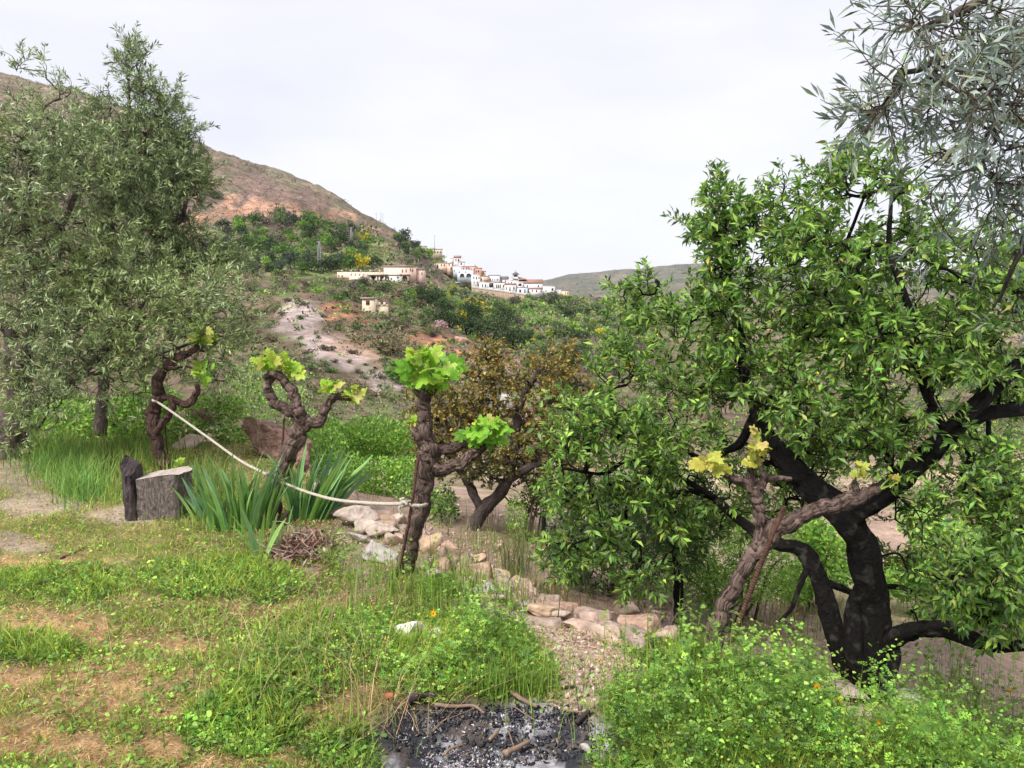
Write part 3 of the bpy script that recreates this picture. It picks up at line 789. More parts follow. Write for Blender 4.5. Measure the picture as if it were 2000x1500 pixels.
# retaining wall with white arcaded coping under the village
rw = thing("retaining_wall", "long brown stone retaining wall with white scalloped coping below the white houses", "wall", P(978, 575, 538))
ref = P(978, 575, 538)
pa, pb = P(922, 562, 545) - ref, P(1034, 577, 535) - ref
N = 34
m = MB(); m2 = MB()
for k in range(N):
    a = pa + (pb - pa) * k / N; b = pa + (pb - pa) * (k + 1) / N
    ang = math.atan2((b-a)[1], (b-a)[0])
    m.add([(a[0],a[1],a[2]-9),(b[0],b[1],b[2]-9),(b[0],b[1]+1,b[2]-9),(a[0],a[1]+1,a[2]-9),(a[0],a[1],a[2]),(b[0],b[1],b[2]),(b[0],b[1]+1,b[2]),(a[0],a[1]+1,a[2])],
          np.array([(0,3,2,1),(4,5,6,7),(0,1,5,4),(1,2,6,5),(2,3,7,6),(3,0,4,7)]))
    c = (a + b) / 2
    m2.box(a[0]+.02, b[0]-.02, c[1]-.25, c[1]+.6, c[2]+.003, c[2]+.30)
    mm = MB(); mm.box(c[0]-.42, c[0]+.42, c[1]-.2, c[1]+.5, c[2]+.303, c[2]+1.25); mm.build("merlon", MW['white'], rw)
m.build("wall", MW['stone'], rw); m2.build("coping", MW['white'], rw)

# parked car at the foot of the arcade
ct = thing("parked_car", "small bluish parked car at the foot of the arched white building", "car", P(894, 554, 548))
m = MB()
prof = [(-2.1,.35),(-2.1,.8),(-1.5,.95),(-.9,1.45),(.7,1.45),(1.4,.95),(2.1,.8),(2.1,.35)]; k = len(prof)
m.add([(x,-.85,z) for x,z in prof]+[(x,.85,z) for x,z in prof], [tuple(range(k)), tuple(range(2*k-1,k-1,-1))]+[(i,k+i,k+(i+1)%k,(i+1)%k) for i in range(k)])
m.build("body", plain_mat("blue_car_paint", (.32,.45,.6), .3, .05), ct)
for x in (-1.35, 1.35):
    m = MB(); m.tube([(x,-.9,.33),(x,-.66,.33)], .33, 12); m.build("wheel", M_DARK, ct)
m = MB(); m.add([(-1.4,-.86,.97),(-.85,-.86,1.38),(.65,-.86,1.38),(1.25,-.86,.97)], [np.array([(0,3,2,1)])]); m.build("window", M_GLASS, ct)

# pink villa on the middle slope with white lower storey, terrace walls and hut
PV = 258
house("villa", "long pink flat-roofed villa on the slope, plain left half and windows at right", 750, 811.5, 521, 537, PV, 'palepink', 'flat', 10,
      [(.57,.595,.35,.65,'w'),(.69,.715,.3,.6,'w'),(.82,.85,.18,.5,'w'),(.89,.92,.2,.62,'w')], group=None)
house("villa_annexe", "low pink annexe on the right end of the pink villa", 811.9, 827, 526.5, 540, PV + 1.5, 'palepink', 'flat', 8, [(.75,.85,.4,.7,'w')], group=None)
house("villa_porch", "white lower storey with round dark openings under the pink villa", 755, 783, 537.5, 549, PV - 2.4, 'white', 'flat', 2.1,
      [(.02,.17,.35,.95,'a'),(.3,.38,.45,.75,'w'),(.72,.84,.25,.5,'w')], group=None, roofm=MW['palepink'])
house("archway", "stone archway with brown vaulted front beneath the pink villa", 784, 798, 537.5, 549, PV - 2.4, 'tan', 'flat', 2.1, [(.12,.82,.1,1,'a')], group=None)
ow = thing("outbuilding", "low open white outbuilding with thick flat roof left of the pink villa", "house", P(737, 548, PV - 3))
hh = M(10, PV); ww = M(32, PV)
m = MB(); m.box(-ww/2, ww/2, 2.5, 6, -3, hh); m.build("wall", MW['white'], ow)
m = MB(); m.box(-ww/2-.3, ww/2+.6, -.4, 6.2, hh+.003, hh+.45); m.build("roof", MW['cream'], ow)
for u in (-.45, -.05, .12, .42):
    m = MB(); m.box(u*ww-.18, u*ww+.18, 0, .36, -2, hh); m.build("column", MW['white'], ow)
for a, b in ((-.42,-.12),(.2,.36)):
    m = MB(); m.box(a*ww, b*ww, 2.44, 2.496, .2, hh*.75); m.build("dark_opening", M_DARK, ow)
for lb, a, b, c, d, Yw in (("long pinkish terrace wall running left from the pink villa", 659, 750, 531.5, 537, PV + 1),
                           ("reddish stone terrace wall with posts below the long pinkish one", 682, 722, 538, 549, PV - 3),
                           ("brown rubble wall at the foot of the open white outbuilding", 722, 760, 549, 555, PV - 7),
                           ("broken white wall of a ruin right of the small cream hut", 734, 758, 598, 604, 157)):
    tw = thing("terrace_wall", lb, "wall", P((a+b)/2, d, Yw)); ww = M(b-a, Yw); hh = M(d-c, Yw)
    m = MB(); m.box(-ww/2, ww/2, 0, .5, -2, hh); m.build("wall", MW['palepink' if 'pinkish' in lb else ('cream' if 'ruin' in lb else 'stone')], tw)
    n = 5
    for k in range(n):
        m = MB(); x = -ww/2 + ww*(k+.5)/n; m.box(x-.2, x+.2, -.06, .56, hh+.003, hh + (.75 if 'ruin' not in lb else .3 + .5*(k%2))); m.build("post", MW['cream'], tw)
house("hut", "small square cream hut with one dark window above the orange landslip", 707, 731, 584, 607, 156, 'cream', 'flat', 3.6, [(.38,.58,.18,.45,'W'),(.62,.68,.7,.78,'o')], group=None, turn=-0.12)

# masts and pylons
def lattice(label, px, pyt, pyb, Y, wb, arms=3, cat="pylon", name="power_pylon"):
    b = P(px, pyb, Y); h = M(pyb - pyt, Y)
    t = thing(name, label, cat, b)
    for sx in (-1, 1):
        for sy in (-1, 1):
            m = MB(); m.tube([(sx*wb/2, sy*wb/2, -3), (sx*.25, sy*.25, h)], .14, 4); m.build("leg", M_METAL, t)
    m = MB(); n = 9
    for k in range(n):
        z0, z1 = h*k/n, h*(k+1)/n; a0 = wb/2*(1-k/n)+.25*k/n; a1 = wb/2*(1-(k+1)/n)+.25*(k+1)/n
        for sy in (-1, 1):
            m.tube([(-a0, sy*a0, z0), (a1, sy*a1, z1)], .08, 3, cap=False); m.tube([(a0, sy*a0, z0), (-a1, sy*a1, z1)], .08, 3, cap=False)
    m.build("bracing", M_METAL, t)
    for k in range(arms):
        m = MB(); z = h*(.98-.1*k); m.tube([(-1.3+.2*k, 0, z), (1.3-.2*k, 0, z)], .12, 4); m.build("cross_arm", M_METAL, t)
    return t
lattice("grey lattice power pylon among the terraced trees left of the pink villa", 625, 473, 545, 300, 2.2)
lattice("thin faint lattice mast on the bare slope above the pink villa terrace", 687, 445, 497, 420, 1.5, 1)
def pole(label, px, pyt, pyb, Y, r=.18):
    t = thing("mast", label, "mast", P(px, pyb, Y)); h = M(pyb-pyt, Y)
    m = MB(); m.tube([(0,0,-2),(0,0,h)], [r, r*.6], 6); m.build("pole", M_METAL, t)
    m = MB(); m.tube([(-.7,0,h*.93),(.7,0,h*.93)], r*.5, 4); m.build("cross_arm", M_METAL, t)
pole("tall thin mast rising beside the long cream building", 849, 460, 496, 628, .22)
for px, a, b in ((735, 417, 431), (744, 416, 434), (748, 418, 437)):
    pole("short thin mast on the mountain ridge, %s of the three" % {735: 'leftmost', 744: 'middle', 748: 'rightmost'}[px], px, a, b, 690, .2)

# ================================================================ shrubs and trees of the slopes
def bush_mesh(name, n, ls, seed, shape='round', template=DIAM, cols=None, wts=None, stems=0, lumps=7):
    r = np.random.default_rng(seed)
    L = []
    for k in range(lumps):
        a = r.uniform(0, 2*PI); q = r.uniform(0.1, 0.62)
        z = r.uniform(0.32, 0.95) if shape == 'tree' else r.uniform(0.15, 0.62)
        L.append((q*math.cos(a), q*math.sin(a), z, r.uniform(0.24, 0.42)))
    L = np.array(L); k = r.choice(lumps, n, p=L[:, 3] ** 2 / (L[:, 3] ** 2).sum())
    d = unit(r.standard_normal((n, 3))); rad = L[k, 3] * (0.55 + 0.5 * r.random(n) ** 0.5) * (1 + 0.25 * (r.random(n) - .5))
    p = L[k, :3] + d * rad[:, None] * [1, 1, 0.85]
    p = p[p[:, 2] > (0.12 if shape == 'tree' else -0.02)]; d = d[:len(p)]; m_ = len(p)
    dd = unit((p - np.array([0, 0, 0.3])) + 0.9 * r.standard_normal((m_, 3)))
    X, Y, Z = frames(dd, roll=r.uniform(0, 2*PI, m_))
    c = pal(m_, cols or [(1, 1, 1)], wts, 0.24)
    mb = MB(); mb.instances(template[0], template[1], p, X, Y, Z, ls * (0.6 + 0.8 * r.random(m_)), c)
    if stems:
        for i in range(stems):
            a = r.uniform(0, 2*PI); e = L[r.integers(lumps)]
            mb.tube(catmull([(0.05*math.cos(a), .05*math.sin(a), -.12), (e[0]*.5+.05*r.standard_normal(), e[1]*.5, e[2]*.5), e[:3]], 3), [.035, .03, .026, .02, .016, .01, .008], 4, c=(.3, .25, .22), cap=False)
    return mb.mesh(name, M_FAR)

GREENS = [(.9, 1, .8), (1.1, 1.15, .9), (.75, .85, .75), (1.3, 1.25, .9)]
VAR = {'r': [bush_mesh("shrub_leaves", 260, .2, 100+i, 'round', DIAM, GREENS) for i in range(5)],
       't': [bush_mesh("tree_leaves", 420, .16, 200+i, 'tree', DIAM, GREENS, stems=5, lumps=9) for i in range(5)],
       'd': [bush_mesh("dense_tree_leaves", 1500, .085, 300+i, 'tree', DIAM, GREENS, stems=6, lumps=12) for i in range(4)],
       'b': [bush_mesh("bare_shrub_twigs", 420, .22, 400+i, 'round', OLIVE, [(1, 1, 1), (1.2, 1.1, 1), (.7, .7, .75)], stems=12) for i in range(3)]}
TINT = {'dark': (.05, .085, .036), 'mid': (.11, .20, .05), 'bright': (.20, .35, .06), 'olive': (.15, .20, .09), 'grey': (.15, .145, .12),
        'brown': (.13, .10, .065), 'mauve': (.15, .115, .105), 'yellow': (.55, .47, .03), 'lime': (.25, .32, .05), 'tan': (.20, .175, .10), 'blue': (.09, .12, .085), 'pinkf': (.5, .32, .36)}
WORD = {'dark': 'dark green', 'mid': 'mid green', 'bright': 'bright green', 'olive': 'olive green', 'grey': 'grey-green', 'brown': 'brownish', 'mauve': 'bare mauve-grey',
        'yellow': 'yellow flowering', 'lime': 'lime green', 'tan': 'tan', 'blue': 'bluish green', 'pinkf': 'pink flowering'}

def put(kind, v, px, py, size_px, col, where, x, y, z, hs=1.0, name=None, group=None):
    me = VAR[kind][v % len(VAR[kind])]
    size_px = size_px * 1.35; Rm = M(size_px * 0.5, y)
    tree = kind in 'td'
    nm = name or ("slope_tree" if tree else ("broom_bush" if col in ("yellow", "lime") else ("bare_bush" if kind == "b" else "shrub")))
    o = link(nm, me, None, None, "tree" if tree else "shrub", group or (where and ("trees " if tree else "shrubs ") + where), None)
    o.location = (float(x), float(y), float(z) - 0.06 * Rm); s = Rm / 0.78
    o.scale = (s, s, s * hs); o.rotation_euler = (0, 0, random.uniform(0, 6.28))
    c = TINT[col]; j = random.uniform(.8, 1.25); o.color = (c[0] * j, c[1] * j, c[2] * j, 1)
    sz = 'large' if size_px > 30 else ('small' if size_px < 15 else 'medium')
    o['label'] = f"{sz} {WORD[col]} {'tree' if tree else 'shrub'} {where}"
    return o

def poly_in(px, py, poly):
    c = np.zeros(px.shape, bool); n = len(poly)
    for i in range(n):
        x0, y0 = poly[i]; x1, y1 = poly[(i + 1) % n]
        if y0 == y1: continue
        m_ = ((y0 > py) != (y1 > py)) & (px < (x1 - x0) * (py - y0) / (y1 - y0) + x0)
        c ^= m_
    return c

def scatter(n, poly, sizes, cols, where, kinds='rt', clump=0.0, seed=1, hs=(.8, 1.2), ymin=0, ymax=5000, gap=0.55):
    r = np.random.default_rng(seed); poly = np.array(poly, float)
    lo, hi = poly.min(0), poly.max(0); px = r.uniform(lo[0], hi[0], n * 12); py = r.uniform(lo[1], hi[1], n * 12)
    k = poly_in(px, py, poly)
    if clump: k &= fbm(px * .03, py * .05, seed, 3) > 0.5 - (0.12 - clump * .1)
    px, py = px[k], py[k]; keep = []; sz = r.uniform(0, 1, len(px)) ** 1.6 * (sizes[1] - sizes[0]) + sizes[0]
    for i in range(len(px)):
        if all((px[i]-px[j])**2 + ((py[i]-py[j])*1.5)**2 > (gap * (sz[i]+sz[j]) / 2)**2 for j in keep): keep.append(i)
        if len(keep) >= n: break
    px, py, sz = px[keep], py[keep], sz[keep]
    x, y, z = hit(px, py)
    order = np.argsort(py)
    for i in order:
        if not np.isfinite(y[i]) or y[i] < ymin or y[i] > ymax: continue
        names, wts = zip(*cols); c = r.choice(names, p=np.array(wts) / sum(wts)); kd = r.choice(list(kinds))
        if c in ('mauve', 'tan'): kd = 'b'
        if c in ('yellow', 'lime'): kd = 'r'
        put(kd, int(r.integers(10)), px[i], py[i], sz[i], c, where, x[i], y[i], z[i], float(r.uniform(*hs)))

scatter(125, [(430,450),(520,430),(620,425),(730,470),(745,520),(650,535),(450,540)], (14, 34), [('mid',4),('dark',3),('olive',2),('bright',2),('blue',2),('mauve',1.5),('yellow',.5)],
        "on the grassy terraces under the mountain", 'ttr', seed=3, ymin=150)
scatter(30, [(770,462),(800,470),(850,497),(870,515),(860,520),(790,500)], (10, 22), [('mid',3),('dark',2),('bright',2)], "on the wooded slope left of the highest village houses", 'tr', seed=4, ymin=250)
scatter(80, [(620,560),(700,566),(850,570),(905,606),(860,660),(760,650),(700,600),(560,566),(520,556)], (11, 25), [('olive',3),('tan',2),('mid',3.4),('grey',1.5),('brown',1.4),('bright',2.2),('dark',1),('mauve',1.5)],
        "on the scrubby bench below the pink villa", 'rrtb', seed=5, ymin=120)
scatter(36, [(835,555),(890,566),(930,588),(1030,598),(1000,625),(900,625),(840,590)], (10, 22), [('lime',4),('bright',2),('yellow',2.5),('dark',2),('mid',1.5),('grey',1)], "on the yellow-green slope under the village wall", 'rt', seed=6, ymin=200)
scatter(95, [(1000,605),(1120,580),(1240,600),(1280,720),(1180,740),(1080,700),(1010,660)], (12, 32), [('mid',3),('olive',3),('bright',2),('dark',2),('yellow',1.6),('mauve',1.6),('grey',2),('lime',.8)],
        "on the bushy valley side right of the dark oaks", 'rt', seed=7, ymin=120)
scatter(20, [(1040,580),(1120,582),(1130,594),(1020,596),(985,590)], (8, 16), [('mid',3),('bright',2),('dark',2)], "at the foot of the village church", 'tr', seed=8, ymin=300)
for i, (px, py, s, c) in enumerate([(880,640,56,'dark'),(915,655,64,'dark'),(955,668,74,'dark'),(1000,682,62,'dark'),(930,625,56,'dark'),(870,612,44,'dark'),(985,640,52,'dark'),(1030,672,46,'dark'),(975,610,40,'olive'),(905,605,40,'mauve'),
                                    (1120,712,60,'dark'),(1060,700,48,'olive'),(845,590,40,'dark'),(750,570,34,'olive'),(820,585,38,'dark'),(712,560,30,'blue')]):
    x, y, z = hit([px], [py]); put('b' if c == 'mauve' else 'd', i, px, py, s * .82, c, "in the dark oak grove between hut and valley" if c != 'blue' else "just below the pink villa terrace", x[0], min(y[0], 400), z[0], 0.85, name="oak_tree")
# round cushions of scrub on the opposite slope
scatter(135, [(520,560),(600,575),(720,600),(860,640),(1040,700),(1160,730),(1180,790),(1000,790),(700,790),(560,780),(500,700)], (8, 22), [('olive',3),('tan',2),('brown',3),('mid',2),('grey',2),('dark',1)],
        "dotted over the bare slope across the gully", 'r', seed=9, ymin=40, ymax=200, hs=(.6, .9), gap=.5)
scatter(50, [(380,470),(500,540),(530,600),(520,760),(400,760),(300,700),(300,500)], (12, 26), [('olive',3),('tan',3),('brown',2),('mid',2),('mauve',1)], "on the slope behind the left olive tree", 'rb', seed=10, ymin=35)
for i, (px, py, s, c, k, lb) in enumerate([(758,690,92,'tan','b',"wide tan broom-like bush with bare twigs at its foot, on the orange slope"), (780,745,60,'mid','r',"green bush below the wide tan one on the slope"),
        (738,650,40,'olive','r',"olive bush above the wide tan bush"), (862,640,26,'pinkf','r',"small pink flowering bush beside the dark oaks"), (420,388,26,'dark','d',"single dark bush on the orange cliff of the mountain"),
        (980,760,60,'brown','b',"brown twiggy shrub behind the small ochre tree"), (700,765,50,'tan','b',"tan twiggy shrub low on the scree foot"), (1105,752,40,'mauve','b',"mauve twiggy shrub at the right foot of the slope")]):
    x, y, z = hit([px], [py]); o = put(k, i, px, py, s, c, "x", x[0], y[0], z[0], 0.8 if c != 'tan' else 0.85); o['label'] = lb; del o['group']

# dense low scrub too small to single out: one stuff mesh
def scrub(name, label, n, poly, sizes, cols, seed, ymin=0, ymax=5000, faces=26, pw=1.6, thr=0.0):
    r = np.random.default_rng(seed); poly = np.array(poly, float); lo, hi = poly.min(0), poly.max(0)
    px = r.uniform(lo[0], hi[0], n * 3); py = r.uniform(lo[1], hi[1], n * 3); k = poly_in(px, py, poly)
    if thr: k &= (fbm(px * .025, py * .05, seed, 3) > thr)
    px, py = px[k][:n], py[k][:n]
    if name == 'slope_scrub':
        sc_ = np.maximum(ell(px, py, 585, 630, 50, 60, .3), ell(px, py, 680, 705, 80, 40, .3, .6)); k = r.random(len(px)) > .8 * sc_; px, py = px[k], py[k]
    x, y, z = hit(px, py); ok = np.isfinite(y) & (y > ymin) & (y < ymax); x, y, z = x[ok], y[ok], z[ok]; m_ = len(x)
    s = M(r.uniform(0, 1, m_) ** pw * (sizes[1] - sizes[0]) + sizes[0], y) * .5
    names, wts = zip(*cols); ci = r.choice(len(names), m_, p=np.array(wts) / sum(wts)); cc = np.array([TINT[q] for q in names])[ci] * r.uniform(.75, 1.3, (m_, 1))
    d = unit(r.standard_normal((m_, faces, 3))); d[..., 2] = np.abs(d[..., 2]) * .8
    p = np.stack([x, y, z], -1)[:, None] + d * (s[:, None] * (.5 + .5 * r.random((m_, faces))))[..., None]
    p = p.reshape(-1, 3); dd = unit(d.reshape(-1, 3) + .8 * r.standard_normal((m_ * faces, 3)))
    X, Y, Z = frames(dd, roll=r.uniform(0, 6.28, len(p)))
    mb = MB(); cf = np.repeat(cc, faces, 0) * r.uniform(.7, 1.35, (len(p), 1))
    mb.instances(OLIVE[0] * [1, 3.2, 1], OLIVE[1], p, X, Y, Z, np.repeat(s, faces) * (.55 + .5 * r.random(len(p))), cf)
    o = mb.build(name, M_FARC, kind='stuff'); o['label'] = label; return o
M_FARC = leaf_mat("scrub_surface", rough=0.8, trans=0.1, spec=0.1)
scrub("mountain_scrub", "low brown and grey-green scrub covering the bare mountain side", 7000, [(-10,118),(200,185),(400,287),(480,312),(600,358),(700,405),(760,440),(860,500),(860,540),(740,530),(600,440),(430,460),(300,560),(-10,560)],
      (3, 8), [('grey',1.5),('brown',3),('olive',2),('dark',3.5),('mauve',1.5)], 21, ymin=250, faces=6)
scrub("slope_scrub", "dense mixed low scrub between the larger bushes of the valley slopes", 8500, [(430,450),(720,440),(900,560),(1240,590),(1290,860),(480,860),(400,560)], (5, 18),
      [('olive',3),('brown',2.2),('mid',3.6),('tan',1.5),('grey',1.2),('mauve',1.4),('dark',3),('bright',1.6)], 22, ymin=22, faces=9, thr=0.36)
scrub("valley_scrub", "thick green and yellow scrub filling the valley right of the village", 3600, [(880,590),(1000,590),(1130,580),(1290,600),(1600,620),(2000,620),(2000,860),(1500,800),(1180,740),(1000,690),(900,650)], (7, 18),
      [('mid',3),('olive',3),('bright',1.6),('dark',1.6),('grey',2),('mauve',1),('yellow',.5),('lime',.5)], 23, ymin=60, faces=11)
scrub("gully_scrub", "low rough scrub and dry grass tufts on the slope of the gully at right", 2600, [(1080,800),(2000,780),(2000,1010),(1100,1000)], (6, 26),
      [('olive',3),('tan',3),('mid',2.5),('brown',2),('bright',1.5)], 25, ymin=12, ymax=90, faces=12, pw=2.2)
scrub("far_hill_scrub", "specks of dark scrub on the far grey-green hill", 900, [(1050,545),(1100,537),(1200,525),(1350,514),(2000,530),(2000,600),(1100,592)], (2, 6), [('dark',2),('olive',3),('grey',2)], 24, ymin=1200, faces=10)
# ================================================================ trees near the terrace
M_BLACKBARK = bark_mat("almond_bark", (0.005, 0.0045, 0.0045), (0.020, 0.017, 0.016), 60, 34, 1.0, 0.03, c2=(0.06, 0.057, 0.05))
M_OLIVEBARK = bark_mat("olive_bark", (0.04, 0.033, 0.028), (0.19, 0.15, 0.13), 40, 12, 1.0, 0.03)
M_OAKBARK = bark_mat("grey_bark", (0.035, 0.027, 0.024), (0.12, 0.09, 0.085), 30, 10, 0.9, 0.015)
M_VINE = bark_mat("vine_bark", (0.014, 0.008, 0.007), (0.27, 0.19, 0.16), 120, 7, 1.0, 0.02, c2=(0.32, 0.23, 0.20))
M_VINED = bark_mat("dark_vine_bark", (0.010, 0.006, 0.0055), (0.15, 0.09, 0.075), 120, 7, 1.0, 0.02)
M_TWIG = plain_mat("twig", (0.085, 0.062, 0.048), 0.9, 0.3, 20)

def grow_tree(t, ref, limbs, tips, rtip, expo, mat, rough, seed, sides=10, twist=0.12, near_gap=1.0, dir_bias=0.25, minr=0.0, ridge=.1, droop=0.0, name='branches', limb_k=1.0):
    """limbs: traced polylines (world points, radii). tips: world points reached by grown branches. Returns tip directions."""
    r = np.random.default_rng(seed)
    mb = MB(); nodes = []; parent = []; rad0 = []
    for pts, rr in limbs:
        n = 6; p = catmull(pts, n); q = np.interp(np.linspace(0, len(rr) - 1, len(p)), np.arange(len(rr)), rr) * limb_k
        p = p + (r.standard_normal(p.shape) * q[:, None] * 0.03) * (np.arange(len(p)) > 1)[:, None]
        mb.tube(p - ref, q, sides, rough=rough, seed=seed + len(nodes), ridge=ridge)
        for a, b in zip(p, q): nodes.append(a); parent.append(-1); rad0.append(b)
    mb.build('trunk', mat, t, smooth_=True)
    nodes = np.array(nodes); nn = len(nodes)
    cap = nn + len(tips) * 5 + 10
    ND = np.zeros((cap, 3)); ND[:nn] = nodes; cnt = np.zeros(cap); par = np.full(cap, -1); base = nn
    dmin = np.array([np.min(np.linalg.norm(nodes - q, axis=1)) for q in tips]); order = np.argsort(dmin)
    chains = []; tipdir = np.zeros((len(tips), 3))
    for k in order:
        q = tips[k]; D = np.linalg.norm(ND[:nn] - q, axis=1); i = int(np.argmin(D + np.where(np.arange(nn) < base, 0, 0.02)))
        a = ND[i]; L = D[i]
        m = 3
        pd = (ND[i] - ND[par[i]]) if par[i] >= 0 else (q - a); pd = unit(pd) * L
        c1 = a + (q - a) * 0.4 + pd * 0.22 + r.standard_normal(3) * twist * L + np.array([0, 0, droop * L])
        tt = np.linspace(0, 1, m + 1)[1:, None]
        pp = a * (1 - tt) ** 2 + 2 * c1 * tt * (1 - tt) + q * tt ** 2
        pp[:-1] += r.standard_normal((m - 1, 3)) * 0.035 * L
        idx = [i]
        for s_ in range(m):
            ND[nn] = pp[s_]; par[nn] = idx[-1]; idx.append(nn); nn += 1
        chains.append(idx); tipdir[k] = unit(pp[-1] - pp[-2])
        j = idx[-1]
        while j >= base: cnt[j] += 1; j = par[j]
        # record load on the traced limb only through radii
    mb2 = MB()
    for idx in chains:
        rr = np.array([rtip * max(1, cnt[j]) ** expo if j >= base else 0 for j in idx]); rr[0] = max(rr[1] * 1.08, minr)
        sd = 6 if rr[1] > rtip * 4 else 3
        mb2.tube(ND[idx] - ref, rr, sd, rough=rough * .8, seed=7, cap=sd > 4)
    o = mb2.build(name, mat, t, smooth_=True); o['kind'] = 'stuff'
    return tipdir, ND[:nn]

def blob_points(blobs, n, seed, shell=0.0):
    """blobs: (px, py, rx, ry, Y, rY, weight)"""
    r = np.random.default_rng(seed); B = np.array([b if len(b) == 7 else (*b, 1.0) for b in blobs], float)
    w = B[:, 2] * B[:, 3] * B[:, 6]; k = r.choice(len(B), n, p=w / w.sum())
    d = unit(r.standard_normal((n, 3))); rad = r.random(n) ** (1 / (2.2 + shell))
    px = B[k, 0] + d[:, 0] * B[k, 2] * rad; py = B[k, 1] + d[:, 1] * B[k, 3] * rad; Y = B[k, 4] + d[:, 2] * B[k, 5] * rad
    return P(px, py, Y), px, py, Y

def leafy(t, ref, tips, dirs, per, twig, lsize, template, cols, wts, mat, seed, n_obj=300, spread=0.9, up=0.15, upright=0.0, name='foliage', tw_r=0.0022, curl=0.0, single='leaf', keep_px=True, tint_f=None):
    """a twig with leaves all along it at every tip; the largest-looking leaves are objects, the rest one stuff mesh"""
    r = np.random.default_rng(seed); N = len(tips)
    d = unit(dirs + 0.55 * r.standard_normal((N, 3)) + np.array([0, 0, up]))
    tw = MB()
    L = twig * r.uniform(.6, 1.3, N)
    for i in range(N):
        e = tips[i] + d[i] * L[i]; mid = tips[i] + d[i] * L[i] * .5 + r.standard_normal(3) * L[i] * .06
        tw.tube(np.array([tips[i], mid, e]) - ref, [tw_r * 1.4, tw_r, tw_r * .5], 3, cap=False)
    o = tw.build('twigs', M_TWIG, t); o['kind'] = 'stuff'
    k = np.repeat(np.arange(N), per); s = r.uniform(0.02, 1.05, len(k)); n = len(k)
    pos = tips[k] + d[k] * (L[k] * s)[:, None] + r.standard_normal((n, 3)) * L[k][:, None] * .03
    side = unit(np.cross(d[k], r.standard_normal((n, 3))))
    ld = unit(d[k] * (0.35 + 0.6 * s[:, None]) + side * spread + np.array([0, 0, upright]))
    X, Y, Z = frames(ld, roll=r.normal(0, 0.9, n))
    sc = lsize * r.uniform(.45, 1.3, n)
    cc = pal(n, cols, wts, 0.2)
    if tint_f is not None: cc = tint_f(pos, cc)
    # biggest on the picture -> separate objects
    dep = np.maximum(pos[:, 1], 0.4); ppx, ppy = proj(pos[:, 0], pos[:, 1], pos[:, 2])
    inview = (ppx > 0) & (ppx < 2000) & (ppy > 0) & (ppy < 1500)
    score = np.where(inview, sc / dep, 0); big = np.argsort(-score)[:n_obj * 4]; big = r.permutation(big)[:n_obj]
    mask = np.ones(n, bool); mask[big] = False
    mb = MB(); mb.instances(template[0], template[1], pos[mask] - ref, X[mask], Y[mask], Z[mask], sc[mask], cc[mask])
    o = mb.build(name, mat, t, smooth_=False); o['kind'] = 'stuff'
    if n_obj:
        vs = []
        for v in range(4):
            m1 = MB(); m1.add(template[0], template[1], cols[v % len(cols)]); vs.append(m1.mesh(single, mat))
        from mathutils import Matrix
        for q, b in enumerate(big):
            lo = bpy.data.objects.new(single, vs[q % 4]); COL.objects.link(lo); lo.parent = t
            lo.matrix_local = Matrix([[X[b][a] * sc[b], Y[b][a] * sc[b], Z[b][a] * sc[b], pos[b][a] - ref[a]] for a in range(3)] + [[0, 0, 0, 1]])
    return pos, d, L

def PL(lst, Y0):
    """traced limb: (px, py, r_px[, Y])"""
    pts = []; rr = []
    for q in lst:
        Y = q[3] if len(q) > 3 else Y0
        pts.append(P(q[0], q[1], Y)); rr.append(M(q[2], Y))
    return np.array(pts), np.array(rr)

ALMLEAF = strip_leaf(0.34, 0.12, 0.2, 2)
